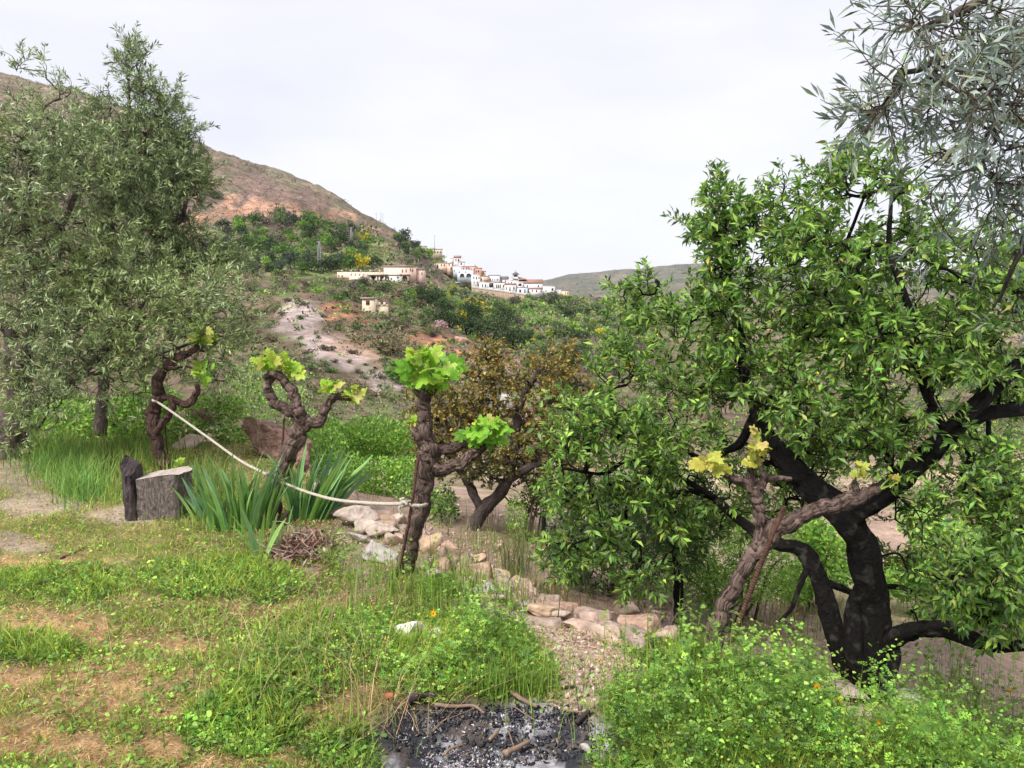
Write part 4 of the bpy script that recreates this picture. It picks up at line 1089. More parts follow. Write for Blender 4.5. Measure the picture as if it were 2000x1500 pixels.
# ---------------------------------------------------------------- big almond tree at the right
AY = 4.45
ref = P(1695, 1338, AY)
alm = thing("almond_tree", "big almond tree with black forked trunk and fresh green leaves at right", "tree", ref)
limbs = [PL([(1700,1365,44),(1702,1300,40),(1712,1213,37),(1704,1151,35),(1683,1069,33,4.4),(1652,1007,33,4.35),(1600,965,30,4.4),(1571,940,26,4.45),(1522,885,20,4.5),(1492,840,16,4.6),(1474,790,13,4.7),(1452,720,10,4.8),(1445,640,8,4.9),(1420,540,6,5)], AY),
         PL([(1650,1010,28,4.35),(1700,978,27,4.3),(1753,940,24,4.3),(1795,903,23,4.3),(1836,862,22,4.3),(1880,818,21,4.3),(1930,765,19,4.3),(1978,722,17,4.3),(2040,660,14,4.3),(2090,560,10,4.4)], AY),
         PL([(1860,830,16,4.3),(1910,812,16,4.35),(1960,803,15,4.4),(2030,800,13,4.5),(2110,790,9,4.6)], AY),
         PL([(1690,1345,30,4.5),(1654,1300,26,4.5),(1629,1234,22,4.55),(1613,1172,20,4.6),(1588,1106,19,4.65),(1563,1072,18,4.7),(1525,1064,16,4.75),(1490,1048,14,4.8),(1464,1031,12,4.85),(1414,990,10,4.9),(1385,968,8,5),(1330,960,6,5.1),(1280,1000,4,5.2)], AY),
         PL([(1705,1330,24,4.4),(1672,1290,20,4.4),(1668,1230,19,4.45),(1672,1180,18,4.5),(1690,1140,16,4.5)], AY),
         PL([(1715,1262,22,4.4),(1760,1238,22,4.35),(1810,1228,20,4.3),(1857,1232,19,4.25),(1905,1250,18,4.2),(1952,1262,16,4.15),(2020,1250,14,4.1),(2080,1210,10,4.1)], AY),
         PL([(1735,1260,16,4.4),(1750,1280,14,4.35),(1738,1320,14,4.3),(1728,1350,15,4.25)], AY),
         PL([(1475,800,11,4.65),(1450,860,9,4.7),(1420,880,8,4.8),(1380,900,7,4.9),(1340,880,5,5)], AY),
         PL([(1580,1100,8,4.65),(1560,1150,6,4.6),(1545,1190,4,4.6),(1520,1215,3,4.55)], AY),
         PL([(1622,1140,8,4.6),(1680,1160,7,4.7),(1740,1145,6,4.8),(1800,1160,5,4.8),(1850,1190,3,4.8)], AY),
         PL([(1480,790,8,4.65),(1530,760,7,4.6),(1560,700,6,4.7),(1600,600,5,4.7),(1650,480,4,4.7),(1690,380,3,4.7)], AY),
         PL([(1395,970,6,4.95),(1320,930,6,4.9),(1230,900,5,4.8),(1180,925,4,4.7),(1100,915,3,4.6)], AY),
         PL([(1850,850,10,4.3),(1800,740,9,4.3),(1790,640,8,4.3),(1740,500,6,4.3),(1740,400,4,4.3)], AY)]
blobs = [(1215,545,42,26,4.9,.4),(1270,600,75,60,5,.5),(1400,590,120,100,4.9,.7,1.1),(1400,470,70,60,4.8,.4),(1405,385,26,52,4.7,.2,1.3),(1450,440,60,60,4.8,.4,.8),(1545,450,95,70,4.8,.6),(1510,380,30,28,4.7,.3,.7),
         (1600,400,60,50,4.7,.4),(1655,345,70,55,4.6,.4),(1635,285,26,26,4.6,.2),(1745,350,60,50,4.5,.4),(1620,540,170,110,4.7,.8,1.15),(1830,500,120,60,4.5,.6,.9),(1960,560,110,120,4.5,.7),(1900,680,130,90,4.4,.7),
         (1300,750,90,70,5,.5,.5),(1210,700,60,50,4.9,.4,.6),(1390,720,110,90,4.9,.6),(1560,720,150,110,4.7,.8,1.1),(1740,690,150,110,4.5,.7,1.1),(1130,870,70,55,4.7,.4),(1120,800,40,30,4.6,.3,.5),(1190,830,90,60,4.7,.4,.9),(1240,930,110,80,4.8,.5),
         (1330,870,100,70,4.9,.5,.9),(1120,960,60,60,4.8,.4,.9),(1190,1030,90,70,4.8,.5),(1300,1020,90,60,4.9,.5,.8),(1250,1110,70,50,4.8,.4,.8),(1100,1080,40,50,4.9,.3,.7),(1400,1000,60,50,5,.3,.35),(1660,830,130,70,4.4,.5,.9),
         (1560,850,70,50,4.5,.4,.6),(1800,870,120,80,4.3,.5,.5),(1930,930,90,90,4.2,.5,.9),(1790,960,70,60,4.3,.4,.5),(1960,1040,60,80,4.1,.4,.5),(1800,1080,60,70,4.3,.3,.3),(1920,1150,90,70,3.7,.25,1.0),(1980,1040,50,90,4.0,.3,.8),(1850,1120,50,30,3.8,.2,.4),
         (1700,620,200,90,5.2,.5,.5),(1420,830,60,40,5.1,.3,.3),(1960,760,60,60,4.6,.4,.6),(1800,430,70,50,4.6,.3,.45),(1540,900,90,60,4.9,.4,.6),(1720,860,90,60,4.7,.4,.6),(1410,920,70,50,5.1,.3,.6),(1480,1000,60,50,5.3,.3,.6),(1780,1050,60,60,4.6,.3,.5),(1860,960,60,50,4.4,.3,.5),(1960,1180,60,70,3.9,.3,1.0),(1790,1120,60,60,4.7,.3,.8),(1370,1010,60,50,5.2,.3,.7),(1540,960,60,40,5,.3,.6),(1830,1190,60,40,4.5,.3,.6),(1880,880,70,50,4.3,.3,.7),(1600,940,60,40,5,.3,.5)]
tips, bx_, by_, _ = blob_points(blobs, 4900, 5)
kk_ = fbm(bx_ * .022, by_ * .022, 77, 3) > .41; tips = tips[kk_][:3700]
dirs, _ = grow_tree(alm, ref, limbs, tips, 0.0022, 0.42, M_BLACKBARK, 0.30, 31, sides=26, ridge=.2, limb_k=.86)
ALC = [(.14,.28,.05), (.22,.38,.06), (.09,.18,.045), (.32,.46,.08), (.18,.27,.10), (.46,.42,.12)]
pos, dd, LL = leafy(alm, ref, tips, dirs, 18, 0.135, 0.058, ALMLEAF, ALC, [3, 3, 2.2, 1.6, 1, .1], M_LEAF, 6, 300, spread=0.95, up=0.22)
# green almonds
fr = MB(); _a = np.linspace(0, PI, 6)
prof = np.array([(math.cos(a) * .5, math.sin(a) * .32) for a in _a])
fr.tube(np.array([(p_[0], 0, 0) for p_ in prof]), np.maximum(prof[:, 1], .03), 8, c=(.23, .28, .13)); fm = fr.mesh("almond_fruit", leaf_mat("almond_husk", 0.8, 0.0, spec=.15), True)
rr = np.random.default_rng(77)
vis = np.argsort(tips[:, 1] + rr.random(len(tips)) * 1.0)[:900]
for i in rr.choice(vis, 150, replace=False):
    o = bpy.data.objects.new("almond_fruit", fm); COL.objects.link(o); o.parent = alm
    o.location = tips[i] + dd[i] * LL[i] * rr.uniform(.1, .7) + rr.standard_normal(3) * .012 - ref
    o.scale = [0.03 * rr.uniform(.8, 1.2)] * 3; o.rotation_euler = tuple(rr.uniform(0, 6.28, 3))

# ---------------------------------------------------------------- darker almond sapling behind, left of the fourth vine
def simple_tree(name, label, base, limbs, blobs, ntips, per, twig, ls, tmpl, cols, wts, mat, bark, seed, rtip=.003, n_obj=0, sides=8, **kw):
    t = thing(name, label, "tree", base)
    tips, *_ = blob_points(blobs, ntips, seed)
    dirs, _ = grow_tree(t, base, limbs, tips, rtip, .42, bark, .4, seed + 1, sides=sides)
    r = leafy(t, base, tips, dirs, per, twig, ls, tmpl, cols, wts, mat, seed + 2, n_obj, **kw)
    return t
DK = [(.06,.125,.035), (.09,.17,.04), (.065,.12,.05), (.14,.23,.05)]  # dark green leaf palette of the young almonds
BY = 6.6
b = P(1113, 1178, BY)
simple_tree("almond_tree", "bushy dark young almond tree between the ochre oak and the fourth vine", b,
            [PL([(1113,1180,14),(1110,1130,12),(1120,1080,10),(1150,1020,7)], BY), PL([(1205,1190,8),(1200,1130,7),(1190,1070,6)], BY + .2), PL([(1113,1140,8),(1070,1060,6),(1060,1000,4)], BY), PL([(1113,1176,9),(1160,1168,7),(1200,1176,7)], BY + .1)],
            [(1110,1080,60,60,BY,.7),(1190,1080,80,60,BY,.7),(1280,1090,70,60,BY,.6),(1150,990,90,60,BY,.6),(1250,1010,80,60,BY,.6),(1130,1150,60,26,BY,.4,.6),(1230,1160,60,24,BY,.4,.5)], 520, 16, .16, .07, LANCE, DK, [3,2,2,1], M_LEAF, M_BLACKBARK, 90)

b = P(1326, 1212, 5.6)
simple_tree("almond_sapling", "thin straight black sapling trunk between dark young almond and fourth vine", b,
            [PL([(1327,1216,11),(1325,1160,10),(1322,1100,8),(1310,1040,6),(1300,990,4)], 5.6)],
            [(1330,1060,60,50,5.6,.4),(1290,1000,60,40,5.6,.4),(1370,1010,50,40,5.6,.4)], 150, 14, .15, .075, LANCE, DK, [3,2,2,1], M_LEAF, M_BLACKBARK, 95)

# ---------------------------------------------------------------- ochre-leaved small oak in the middle
OY = 8.4
b = P(913, 1082, OY)
OC = [(.34,.245,.055), (.25,.19,.045), (.18,.175,.05), (.12,.14,.045), (.42,.32,.09)]
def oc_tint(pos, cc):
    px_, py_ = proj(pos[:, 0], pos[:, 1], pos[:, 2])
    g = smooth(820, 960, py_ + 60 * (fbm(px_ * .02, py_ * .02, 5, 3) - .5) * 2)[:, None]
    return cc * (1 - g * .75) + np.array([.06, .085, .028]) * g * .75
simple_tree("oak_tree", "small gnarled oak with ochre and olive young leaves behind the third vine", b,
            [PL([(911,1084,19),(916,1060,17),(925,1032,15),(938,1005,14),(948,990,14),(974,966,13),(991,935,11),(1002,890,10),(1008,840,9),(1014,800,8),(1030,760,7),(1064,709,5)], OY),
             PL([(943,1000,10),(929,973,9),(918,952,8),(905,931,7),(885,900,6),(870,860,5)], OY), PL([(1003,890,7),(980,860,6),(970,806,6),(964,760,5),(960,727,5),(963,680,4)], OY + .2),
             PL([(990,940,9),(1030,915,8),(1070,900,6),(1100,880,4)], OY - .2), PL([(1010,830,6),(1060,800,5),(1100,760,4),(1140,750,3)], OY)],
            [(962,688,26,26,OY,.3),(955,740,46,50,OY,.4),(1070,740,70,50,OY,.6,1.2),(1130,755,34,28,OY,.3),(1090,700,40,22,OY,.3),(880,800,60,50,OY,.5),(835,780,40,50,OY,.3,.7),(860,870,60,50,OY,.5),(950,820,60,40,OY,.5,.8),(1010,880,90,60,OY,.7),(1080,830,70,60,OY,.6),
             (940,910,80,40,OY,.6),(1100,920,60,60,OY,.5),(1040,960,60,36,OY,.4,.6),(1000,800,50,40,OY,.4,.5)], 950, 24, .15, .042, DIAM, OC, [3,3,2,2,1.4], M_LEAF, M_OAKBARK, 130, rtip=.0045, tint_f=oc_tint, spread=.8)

# ---------------------------------------------------------------- olive trees at the left
OL = [(.21,.29,.11), (.28,.36,.16), (.38,.44,.25), (.14,.20,.09), (.40,.47,.18)]
LY = 8.8
b = P(22, 905, LY)
def ol_tint(pos, cc):
    px_, py_ = proj(pos[:, 0], pos[:, 1], pos[:, 2])
    n = fbm(px_ * .012, py_ * .012, 3, 3)[:, None]
    g = smooth(.45, .65, n)
    return cc * (1 - g * .35) + np.array([.20, .26, .06]) * g * .5
simple_tree("olive_tree", "large grey-green olive tree with pale thick trunk and low hanging branches at the left edge", b,
            [PL([(22,910,30),(20,860,27),(28,810,25),(40,775,23),(30,700,17),(20,640,13)], LY), PL([(38,800,15),(70,780,14),(110,760,12),(150,735,9),(200,690,6),(260,620,5)], LY - .3),
             PL([(30,740,15),(60,620,12),(57,525,10),(48,440,9),(40,400,7),(60,300,5)], LY - .2), PL([(150,735,5),(230,720,4),(320,690,3),(400,660,2)], LY - .3), PL([(55,540,7),(120,440,6),(170,330,4)], LY), PL([(20,650,10),(-60,560,9),(-100,400,6)], LY)],
            [(60,275,90,95,LY,.9),(-60,350,80,190,LY,1),(40,380,130,120,LY,1.1),(160,330,90,90,LY,.8),(60,530,140,110,LY,1.1),(200,520,120,110,LY,.9),(150,640,170,80,LY-.3,1,1.1),(320,590,110,80,LY-.3,.8,1.1),(400,640,90,80,LY-.3,.7),
             (250,700,140,50,LY-.4,.7),(420,560,60,60,LY-.2,.5,.8),(80,720,110,50,LY-.2,.6,.8),(470,630,40,60,LY-.2,.4,.35),(420,725,60,36,LY-.4,.4,.6),(250,770,90,36,LY-.5,.4,.5),(60,800,60,50,LY-.8,.3,.9),(130,775,60,36,LY-.7,.3,.7),(20,860,40,30,LY-.9,.2,.5),(45,130,16,26,LY,.2,.6),(88,140,12,24,LY,.2,.5),(130,165,18,26,LY,.2,.6),(10,100,8,16,LY,.2,.6)], 3000, 27, .19, .072, OLIVE, OL, [3,3,2,2,1], M_OLIVE, M_OLIVEBARK, 160, rtip=.003, tint_f=ol_tint, n_obj=0, up=.3, spread=.75, sides=12)
LZ = 10.3
b = P(215, 850, LZ)
simple_tree("olive_tree", "tall darker olive tree with pointed top standing behind the low left one", b,
            [PL([(195,850,12),(200,780,11),(205,700,10),(212,560,9),(215,440,8),(235,350,6),(250,250,4),(252,160,2)], LZ), PL([(215,470,5),(180,400,4),(160,330,3)], LZ), PL([(225,380,6),(260,330,6),(280,290,5),(300,240,3)], LZ), PL([(212,600,5),(300,500,4),(360,420,3)], LZ)],
            [(258,110,26,30,LZ,.4,1.3),(265,165,42,38,LZ,.4,.8),(290,230,66,56,LZ,.6,.8),(330,210,30,50,LZ,.4,.7),(250,310,100,70,LZ,.9),(355,275,40,46,LZ,.4,.9),(340,340,70,60,LZ,.7),(270,410,120,70,LZ,.9),(385,360,26,36,LZ,.3),(160,300,70,90,LZ,.7),(200,200,26,40,LZ,.4,.5),(330,450,60,40,LZ,.5,.8),
             (380,500,70,50,LZ,.5),(300,520,110,60,LZ,.8),(450,510,50,36,LZ,.3,.8)], 2000, 30, .22, .078, OLIVE, OL, [4,2,1,3,.6], M_OLIVE, M_OLIVEBARK, 190, rtip=.0035, up=.45, spread=.7)

# ---------------------------------------------------------------- olive branches reaching in at the top right (tree stands right of the frame)
RY = 2.3
b = np.array([3.3, 2.6, -0.55])
def W(px, py, Y): return P(px, py, Y)
rt = thing("olive_tree", "close olive tree reaching into the top right corner with large silvery blue-green leaves", "tree", b)
trunk = (np.array([b + [0, 0, -.1], b + [-.05, 0, .5], b + [-.1, .05, 1.1], b + [-.25, 0, 1.7], b + [-.5, -.05, 2.3], W(2150, -100, 2.5)]), np.array([.14, .12, .11, .09, .07, .04]))
limbs = [trunk, (np.array([b + [-.2, .02, 1.5], W(2250, 330, 2.5), W(2120, 300, 2.4), W(1985, 240, 2.3), W(1900, 236, 2.2)]), np.array([.05, .03, .022, .009, .006])),
         (np.array([W(2150, -100, 2.5), W(1980, -30, 2.3), W(1860, 30, 2.1), W(1800, 60, 2.05), W(1830, 110, 2.05)]), np.array([.035, .02, .01, .005, .003])),
         (np.array([W(2120, 300, 2.4), W(2060, 420, 2.4), W(1990, 500, 2.4), W(1950, 590, 2.4)]), np.array([.02, .012, .008, .005]))]
blobs = [(1900,60,120,80,2.1,.3,.75),(1790,40,50,50,2.0,.15,.9),(1980,140,100,110,2.2,.3,.7),(1850,150,80,60,2.1,.2,.8),(1755,165,36,45,2.05,.12,1.3),(1715,215,40,12,2.05,.08,4.0),(1680,225,26,8,2.05,.06,5.0),(1830,240,70,50,2.1,.2,.9),(1930,270,100,70,2.2,.3,.7),(1880,330,80,50,2.3,.2,.8),
         (1980,380,70,70,2.3,.25,.8),(1850,420,50,40,2.4,.2,.25),(1960,490,60,60,2.5,.2,.35),(1990,600,40,70,2.6,.2,.3),(1940,190,80,60,1.8,.15,.6)]
tips, *_ = blob_points(blobs, 330, 210)
dirs, _ = grow_tree(rt, b, limbs, tips, 0.0016, .42, M_OLIVEBARK, .3, 211, sides=10, twist=.1)
ON = [(.19,.25,.22), (.26,.32,.285), (.17,.22,.13), (.36,.41,.36), (.27,.30,.17)]
leafy(rt, b, tips, dirs, 14, .14, .050, strip_leaf(.17, .08, .12, 2), ON, [3,2.5,2,1.6,1.4], leaf_mat('silver_leaf_surface', rough=0.4, trans=0.25, spec=0.5), 212, 300, spread=.75, up=.0, tw_r=.0016)

# ---------------------------------------------------------------- bright green shrubs on the slope below the terrace
def near_bush(name, label, parts, n, ls, cols, wts, tmpl, seed, cat="shrub", stems=10, mat=None):
    Yb = parts[0][4]; cx = np.mean([p_[0] for p_ in parts]); fy = max(p_[1] + p_[3] for p_ in parts)
    base = P(cx, fy, Yb); base[2] = min(base[2], float(HM(base[0], base[1])) + .05)
    t = thing("green_bush", label, cat, base); r = np.random.default_rng(seed)
    pos, px, py, Y = blob_points(parts, n, seed, shell=1.2)
    d = unit(pos - (base + [0, 0, .3]) + .6 * r.standard_normal((n, 3)))
    X, Yv, Z = frames(d, roll=r.uniform(0, 6.28, n))
    mb = MB(); mb.instances(tmpl[0], tmpl[1], pos - base, X, Yv, Z, ls * r.uniform(.6, 1.3, n), pal(n, cols, wts, .22))
    o = mb.build('foliage', mat or M_LEAF, t); o['kind'] = 'stuff'
    m2 = MB()
    for i in r.choice(n, stems, replace=False):
        e = pos[i] - base; m2.tube(catmull([(r.uniform(-.2, .2), r.uniform(-.1, .1), -.25), (e * [.5, .5, .55]) + r.standard_normal(3) * .06, e], 4), np.linspace(.018, .004, 9), 5, cap=False)
    o = m2.build('stems', M_TWIG, t); o['kind'] = 'stuff'
    return t
BG = [(.20,.39,.055), (.27,.48,.07), (.13,.27,.05), (.33,.50,.09)]
near_bush("shrub", "bright green rounded shrub on the slope between the second and third vines", [(735,855,80,40,13,.8),(700,875,60,40,13,.7),(775,880,44,44,13,.7),(650,860,50,34,13.5,.7)], 8500, .055, BG, None, DIAM, 31)
near_bush("shrub", "bright green feathery growth right of the leaning second vine, lower left of the rounded shrub", [(665,925,60,44,11.5,.7),(640,880,44,44,12,.7),(740,935,66,44,11,.7),(690,970,44,26,10.5,.5),(790,930,36,36,10.5,.5)], 9500, .045, BG, None, TRI3, 32)
near_bush("shrub", "bright green shrub behind the third vine trunk below its fork", [(860,990,36,44,8.8,.4),(850,1040,36,26,8.5,.3,.7),(800,960,36,30,9.5,.4)], 1800, .045, DK + BG, None, DIAM, 33)
near_bush("shrub", "bright green shrub low at the left of the rounded one, under the vine's right arm", [(635,850,44,34,14,.7),(660,880,40,30,13.5,.6),(610,880,30,26,13,.5)], 4200, .055, BG, None, DIAM, 41)
near_bush("shrub", "bright green upright bush right of the ochre oak trunk", [(1010,1010,24,46,8.2,.3),(1030,1060,26,26,8.2,.3),(1045,950,26,40,8.6,.3)], 1800, .045, BG, None, LANCE, 34)
near_bush("shrub", "bright green thicket behind the fourth vine trunk", [(1400,1060,110,80,6.4,.4),(1440,1140,100,44,6.2,.4),(1360,1130,60,50,6.4,.4),(1530,1110,50,70,6.6,.3),(1380,1190,60,16,6,.3,.7)], 9000, .05, BG, None, LANCE, 35)  # same bright green leaf palette as the neighbouring bushes
near_bush("shrub", "yellow-green bush seen between the two black almond trunks", [(1610,1080,50,60,7.5,.4),(1580,1050,40,50,7.5,.4),(1640,1120,24,30,7.2,.3),(1560,1140,40,40,7.2,.3)], 3600, .05, BG, None, DIAM, 36)
near_bush("shrub", "green bushes on the right slope below the almond branches", [(1780,1130,70,44,8,.5),(1900,1180,80,40,7.5,.5),(1980,1110,50,60,7.5,.5),(1850,1060,70,50,9,.6),(1800,1020,50,40,9.5,.6),(1960,960,60,50,10,.6),(1900,1110,60,30,8,.5)], 9500, .055, BG, None, DIAM, 37)
near_bush("shrub", "low green growth on the bank behind the leaning first vine", [(420,800,60,34,10.5,.5),(360,840,50,30,10,.4),(450,850,40,20,10,.3),(280,850,60,40,10.5,.4),(200,830,60,50,11,.5)], 6500, .045, BG + [(.2,.24,.06)], None, TRI3, 38)
near_bush("shrub", "green leafy bank under the left olive branches", [(150,820,90,50,11.5,.6),(250,810,70,40,11.2,.5),(60,850,60,40,11,.4),(300,790,60,30,11.5,.5)], 7000, .05, BG, None, TRI3, 39)
near_bush("shrub", "green shrub filling the gap behind the second vine fork", [(500,790,50,40,14,.7),(560,780,50,30,15,.7),(610,830,50,34,14,.7),(480,740,40,30,14,.6)], 4200, .05, BG + OL, None, DIAM, 40)
# ================================================================ vines
def vine_leaf():
    pts = [(0.02,-.05),(-.12,-.30),(.05,-.52),(.28,-.50),(.34,-.34),(.55,-.46),(.72,-.36),(.68,-.16),(.92,-.10),(1.0,0),(.92,.12),(.68,.17),(.72,.38),(.55,.46),(.34,.33),(.28,.52),(.04,.50),(-.12,.30),(.02,.05)]
    V = [(.3, 0, .0)] + [(a, b, -.18*(a-.3)**2 - .35*abs(b)**1.6 + .05*math.sin(9*a+7*b)) for a, b in pts]; n = len(pts)
    return np.array(V), [np.array([(0, 1+i, 1+(i+1) % n) for i in range(n)])]
VL = vine_leaf()
from mathutils import Matrix
M_VLEAF = leaf_mat("vine_leaf_surface", 0.5, 0.42, spec=.3)
VLM = {}
for key, cols in {'y': [(.36,.54,.05), (.44,.56,.07), (.29,.50,.045), (.46,.46,.11)], 'g': [(.22,.46,.045), (.30,.54,.055), (.17,.38,.04), (.40,.56,.08)], 'p': [(.58,.55,.10), (.50,.54,.10), (.62,.50,.16), (.48,.50,.08)]}.items():
    VLM[key] = []
    for i, c in enumerate(cols):
        m = MB(); jit = rng.normal(0, .025, VL[0].shape); V = VL[0] + jit
        cc = np.array(c) * np.clip(1 + .10 * rng.standard_normal((len(V), 1)), .7, 1.3)
        cc[0] *= .82
        m.add(V, VL[1], cc); VLM[key].append(m.mesh("leaf", M_VLEAF))

def leaf_cluster(t, ref, px, py, rx, ry, Y, n, lpx, key, seed, root=None):
    """a shoot with its leaves, each leaf an object"""
    r = np.random.default_rng(seed); c = P(px, py, Y); rt_ = P(*(root or (px, py + ry * .9)), Y)
    sh = MB()
    for i in range(max(2, n // 5)):
        a = r.uniform(0, 6.28); q = P(px + rx * .6 * math.cos(a), py + ry * .6 * math.sin(a), Y + r.uniform(-.06, .06))
        sh.tube(catmull([rt_ - ref, (rt_ + q) / 2 - ref + r.standard_normal(3) * .01, q - ref], 4), np.linspace(.005, .002, 9), 5, c=(.3, .4, .08), cap=False)
    sh.build("shoot", M_VLEAF, t)
    for i in range(n):
        a = r.uniform(0, 6.28); q = r.random() ** .6
        Yq = Y + r.normal(0, M(max(rx, ry), Y) * .55) - .02
        p_ = P(px + rx * q * math.cos(a), py + ry * q * math.sin(a), Yq)
        d = unit((p_ - c) * [1, 1, .6] + r.standard_normal(3) * .06 + [0, -.02, -.02])
        nrm = unit(np.array([0, -.5, .7]) + r.standard_normal(3) * .62)
        y = unit(np.cross(nrm, d)); z = np.cross(d, y); s = M(lpx, Y) * r.uniform(.55, 1.2)
        lo = bpy.data.objects.new("leaf", VLM[key][int(r.integers(4))]); COL.objects.link(lo); lo.parent = t
        p0 = p_ - ref - d * s * .3
        lo.matrix_local = Matrix([[d[k] * s, y[k] * s, z[k] * s, p0[k]] for k in range(3)] + [[0, 0, 0, 1]])

def vine(label, base, limbs, mat, seed, ridge=.17, rough=.34, sub=13, shag=0):
    t = thing("grapevine", label, "grapevine", base, "old pruned grapevines along the terrace edge")
    for k, (pts, rr) in enumerate(limbs):
        p = catmull(pts, sub); q = np.interp(np.linspace(0, len(rr) - 1, len(p)), np.arange(len(rr)), rr) * (.76 if k == 0 else .70)
        r = np.random.default_rng(seed + k); L = len(p)
        p = p + np.stack([fbm(np.arange(L) * .24, np.full(L, 3.1 + a), seed + k + a, 2) - .5 for a in range(3)], -1) * q[:, None] * .9 * (np.arange(L) > 1)[:, None]
        q = q * (1 + .22 * (fbm(np.arange(L) * .3, np.full(L, 9.), seed + k, 2) - .4))
        m = MB(); m.tube(p - base, q, 44, rough=rough * .55, seed=seed + k, ridge=ridge, rfreq=7)
        # knobs of old wood
        for j in range(0, L, 7):
            if r.random() < .28:
                d = unit(r.standard_normal(3)); m.tube(np.array([p[j] + d * q[j] * .3, p[j] + d * q[j] * .85, p[j] + d * q[j] * 1.2]) - base, [q[j]*.55, q[j]*.38, q[j]*.15], 9, rough=.5, seed=j, ridge=.1)
        # loose strips of bark
        for j in range(int(shag * L / 40)):
            i = int(r.integers(1, L - 4)); a = r.uniform(0, 6.28); tv = unit(p[i+2] - p[i]); u_ = unit(np.cross(tv, [0.3, 1, .2])); v_ = np.cross(tv, u_)
            nd = u_ * math.cos(a) + v_ * math.sin(a); pts3 = [p[i] + nd * q[i] * 1.0, p[i+1] + nd * q[i+1] * 1.08, p[i+2] + nd * q[i+2] * 1.1, p[i+3] + nd * q[i+3] * (1.05 + .25 * r.random())]
            m.tube(catmull(pts3, 2) - base, np.linspace(.0024, .001, 7) , 3, rough=.3, cap=False)
        m.build("trunk" if k == 0 else "branch", mat, t, smooth_=True)
    return t

Y1 = 8.05; b1 = P(321, 913, Y1)
v1 = vine("dark twisted grapevine with hooked arms, leftmost, just behind the tree stump", b1,
     [PL([(324,918,15),(318,900,14),(306,860,13),(299,825,15),(300,800,17),(308,770,15),(307,745,13),(316,728,12),(333,706,13),(350,698,11),(366,690,8),(388,675,6)], Y1),
      PL([(308,780,11),(322,777,9),(338,778,8),(356,788,9),(374,783,10),(384,768,8),(387,750,5)], Y1), PL([(305,845,10),(318,826,10),(330,810,9),(340,796,8),(332,780,7)], Y1 - .03),
      PL([(330,720,6),(362,716,3),(392,724,2)], Y1 - .05)], M_VINED, 50)
leaf_cluster(v1, b1, 394, 660, 28, 20, Y1, 15, 22, 'y', 1, (386, 676)); leaf_cluster(v1, b1, 400, 725, 22, 24, Y1, 15, 22, 'g', 2, (388, 750)); leaf_cluster(v1, b1, 382, 640, 12, 10, Y1, 4, 18, 'y', 12, (386, 676))
leaf_cluster(v1, b1, 345, 905, 9, 16, Y1 - .3, 5, 13, 'y', 22, (336, 925))
Y2 = 6.15; b2 = P(533, 1020, Y2)
v2 = vine("leaning grapevine with a loop-shaped left arm, growing out of the iris clump", b2,
     [PL([(531,1028,20),(533,1000,18),(538,965,18),(551,920,20),(566,886,20),(580,850,21),(590,825,19),(584,806,17)], Y2),
      PL([(590,812,15),(572,806,14),(550,797,14),(533,782,13),(523,764,12),(525,745,11),(536,734,10),(546,728,8)], Y2), PL([(584,812,14),(578,790,13),(572,768,13),(560,750,11),(548,738,11),(536,728,9),(514,738,5)], Y2 - .04),
      PL([(585,838,15),(604,826,14),(622,826,14),(632,808,13),(638,790,12),(652,777,10),(672,777,7),(694,780,4)], Y2), PL([(632,800,8),(645,786,6),(650,770,3)], Y2)], M_VINE, 60, shag=60)
leaf_cluster(v2, b2, 532, 708, 38, 17, Y2, 26, 26, 'y', 3, (545, 735)); leaf_cluster(v2, b2, 565, 722, 22, 16, Y2, 9, 26, 'y', 33, (545, 735)); leaf_cluster(v2, b2, 643, 755, 22, 12, Y2, 9, 24, 'y', 4, (652, 775)); leaf_cluster(v2, b2, 697, 766, 24, 13, Y2, 10, 22, 'y', 5, (680, 778))
m = MB(); m.tube(np.array([P(545,1012,Y2-.12), P(538,1008,Y2-.14), P(543,1020,Y2-.15), P(556,1014,Y2-.15), P(565,998,Y2-.14)]) - b2, [.015,.03,.032,.02,.006], 8, rough=.3); m.build("old_stub", M_VINE, v2, True)
Y3 = 4.72; b3 = P(785, 1135, Y3)
v3 = vine("upright grapevine with stout shaggy trunk and the rope knotted round it, third from left", b3,
     [PL([(783,1146,26),(786,1128,24),(794,1088,21),(806,1050,20),(816,1010,20),(825,965,21),(832,925,23),(838,895,26),(836,870,22)], Y3),
      PL([(842,900,20),(836,868,19),(833,840,17),(830,815,16),(826,795,16),(829,775,17),(831,762,12)], Y3), PL([(834,880,15),(822,862,13),(812,848,12),(805,838,9)], Y3 - .03),
      PL([(838,915,19),(852,915,18),(875,913,17),(895,905,16),(912,897,15),(930,884,13),(950,868,8)], Y3), PL([(842,888,15),(860,879,14),(885,876,13),(905,866,11),(918,855,7)], Y3 + .06),
      PL([(826,775,9),(815,766,7),(810,760,3)], Y3), PL([(832,775,9),(845,766,7),(852,760,3)], Y3), PL([(908,898,8),(918,886,8),(930,880,7)], Y3 - .08)], M_VINE, 70, shag=150)
leaf_cluster(v3, b3, 838, 722, 52, 36, Y3, 46, 36, 'g', 6, (830, 764)); leaf_cluster(v3, b3, 822, 690, 26, 14, Y3, 9, 26, 'y', 62, (830, 764)); leaf_cluster(v3, b3, 942, 840, 44, 30, Y3, 34, 32, 'g', 7, (930, 875)); leaf_cluster(v3, b3, 955, 822, 34, 12, Y3, 9, 22, 'y', 72, (930, 875)); leaf_cluster(v3, b3, 805, 817, 13, 14, Y3, 7, 18, 'y', 8, (812, 845))
Y4 = 3.8; b4 = P(1394, 1252, Y4)
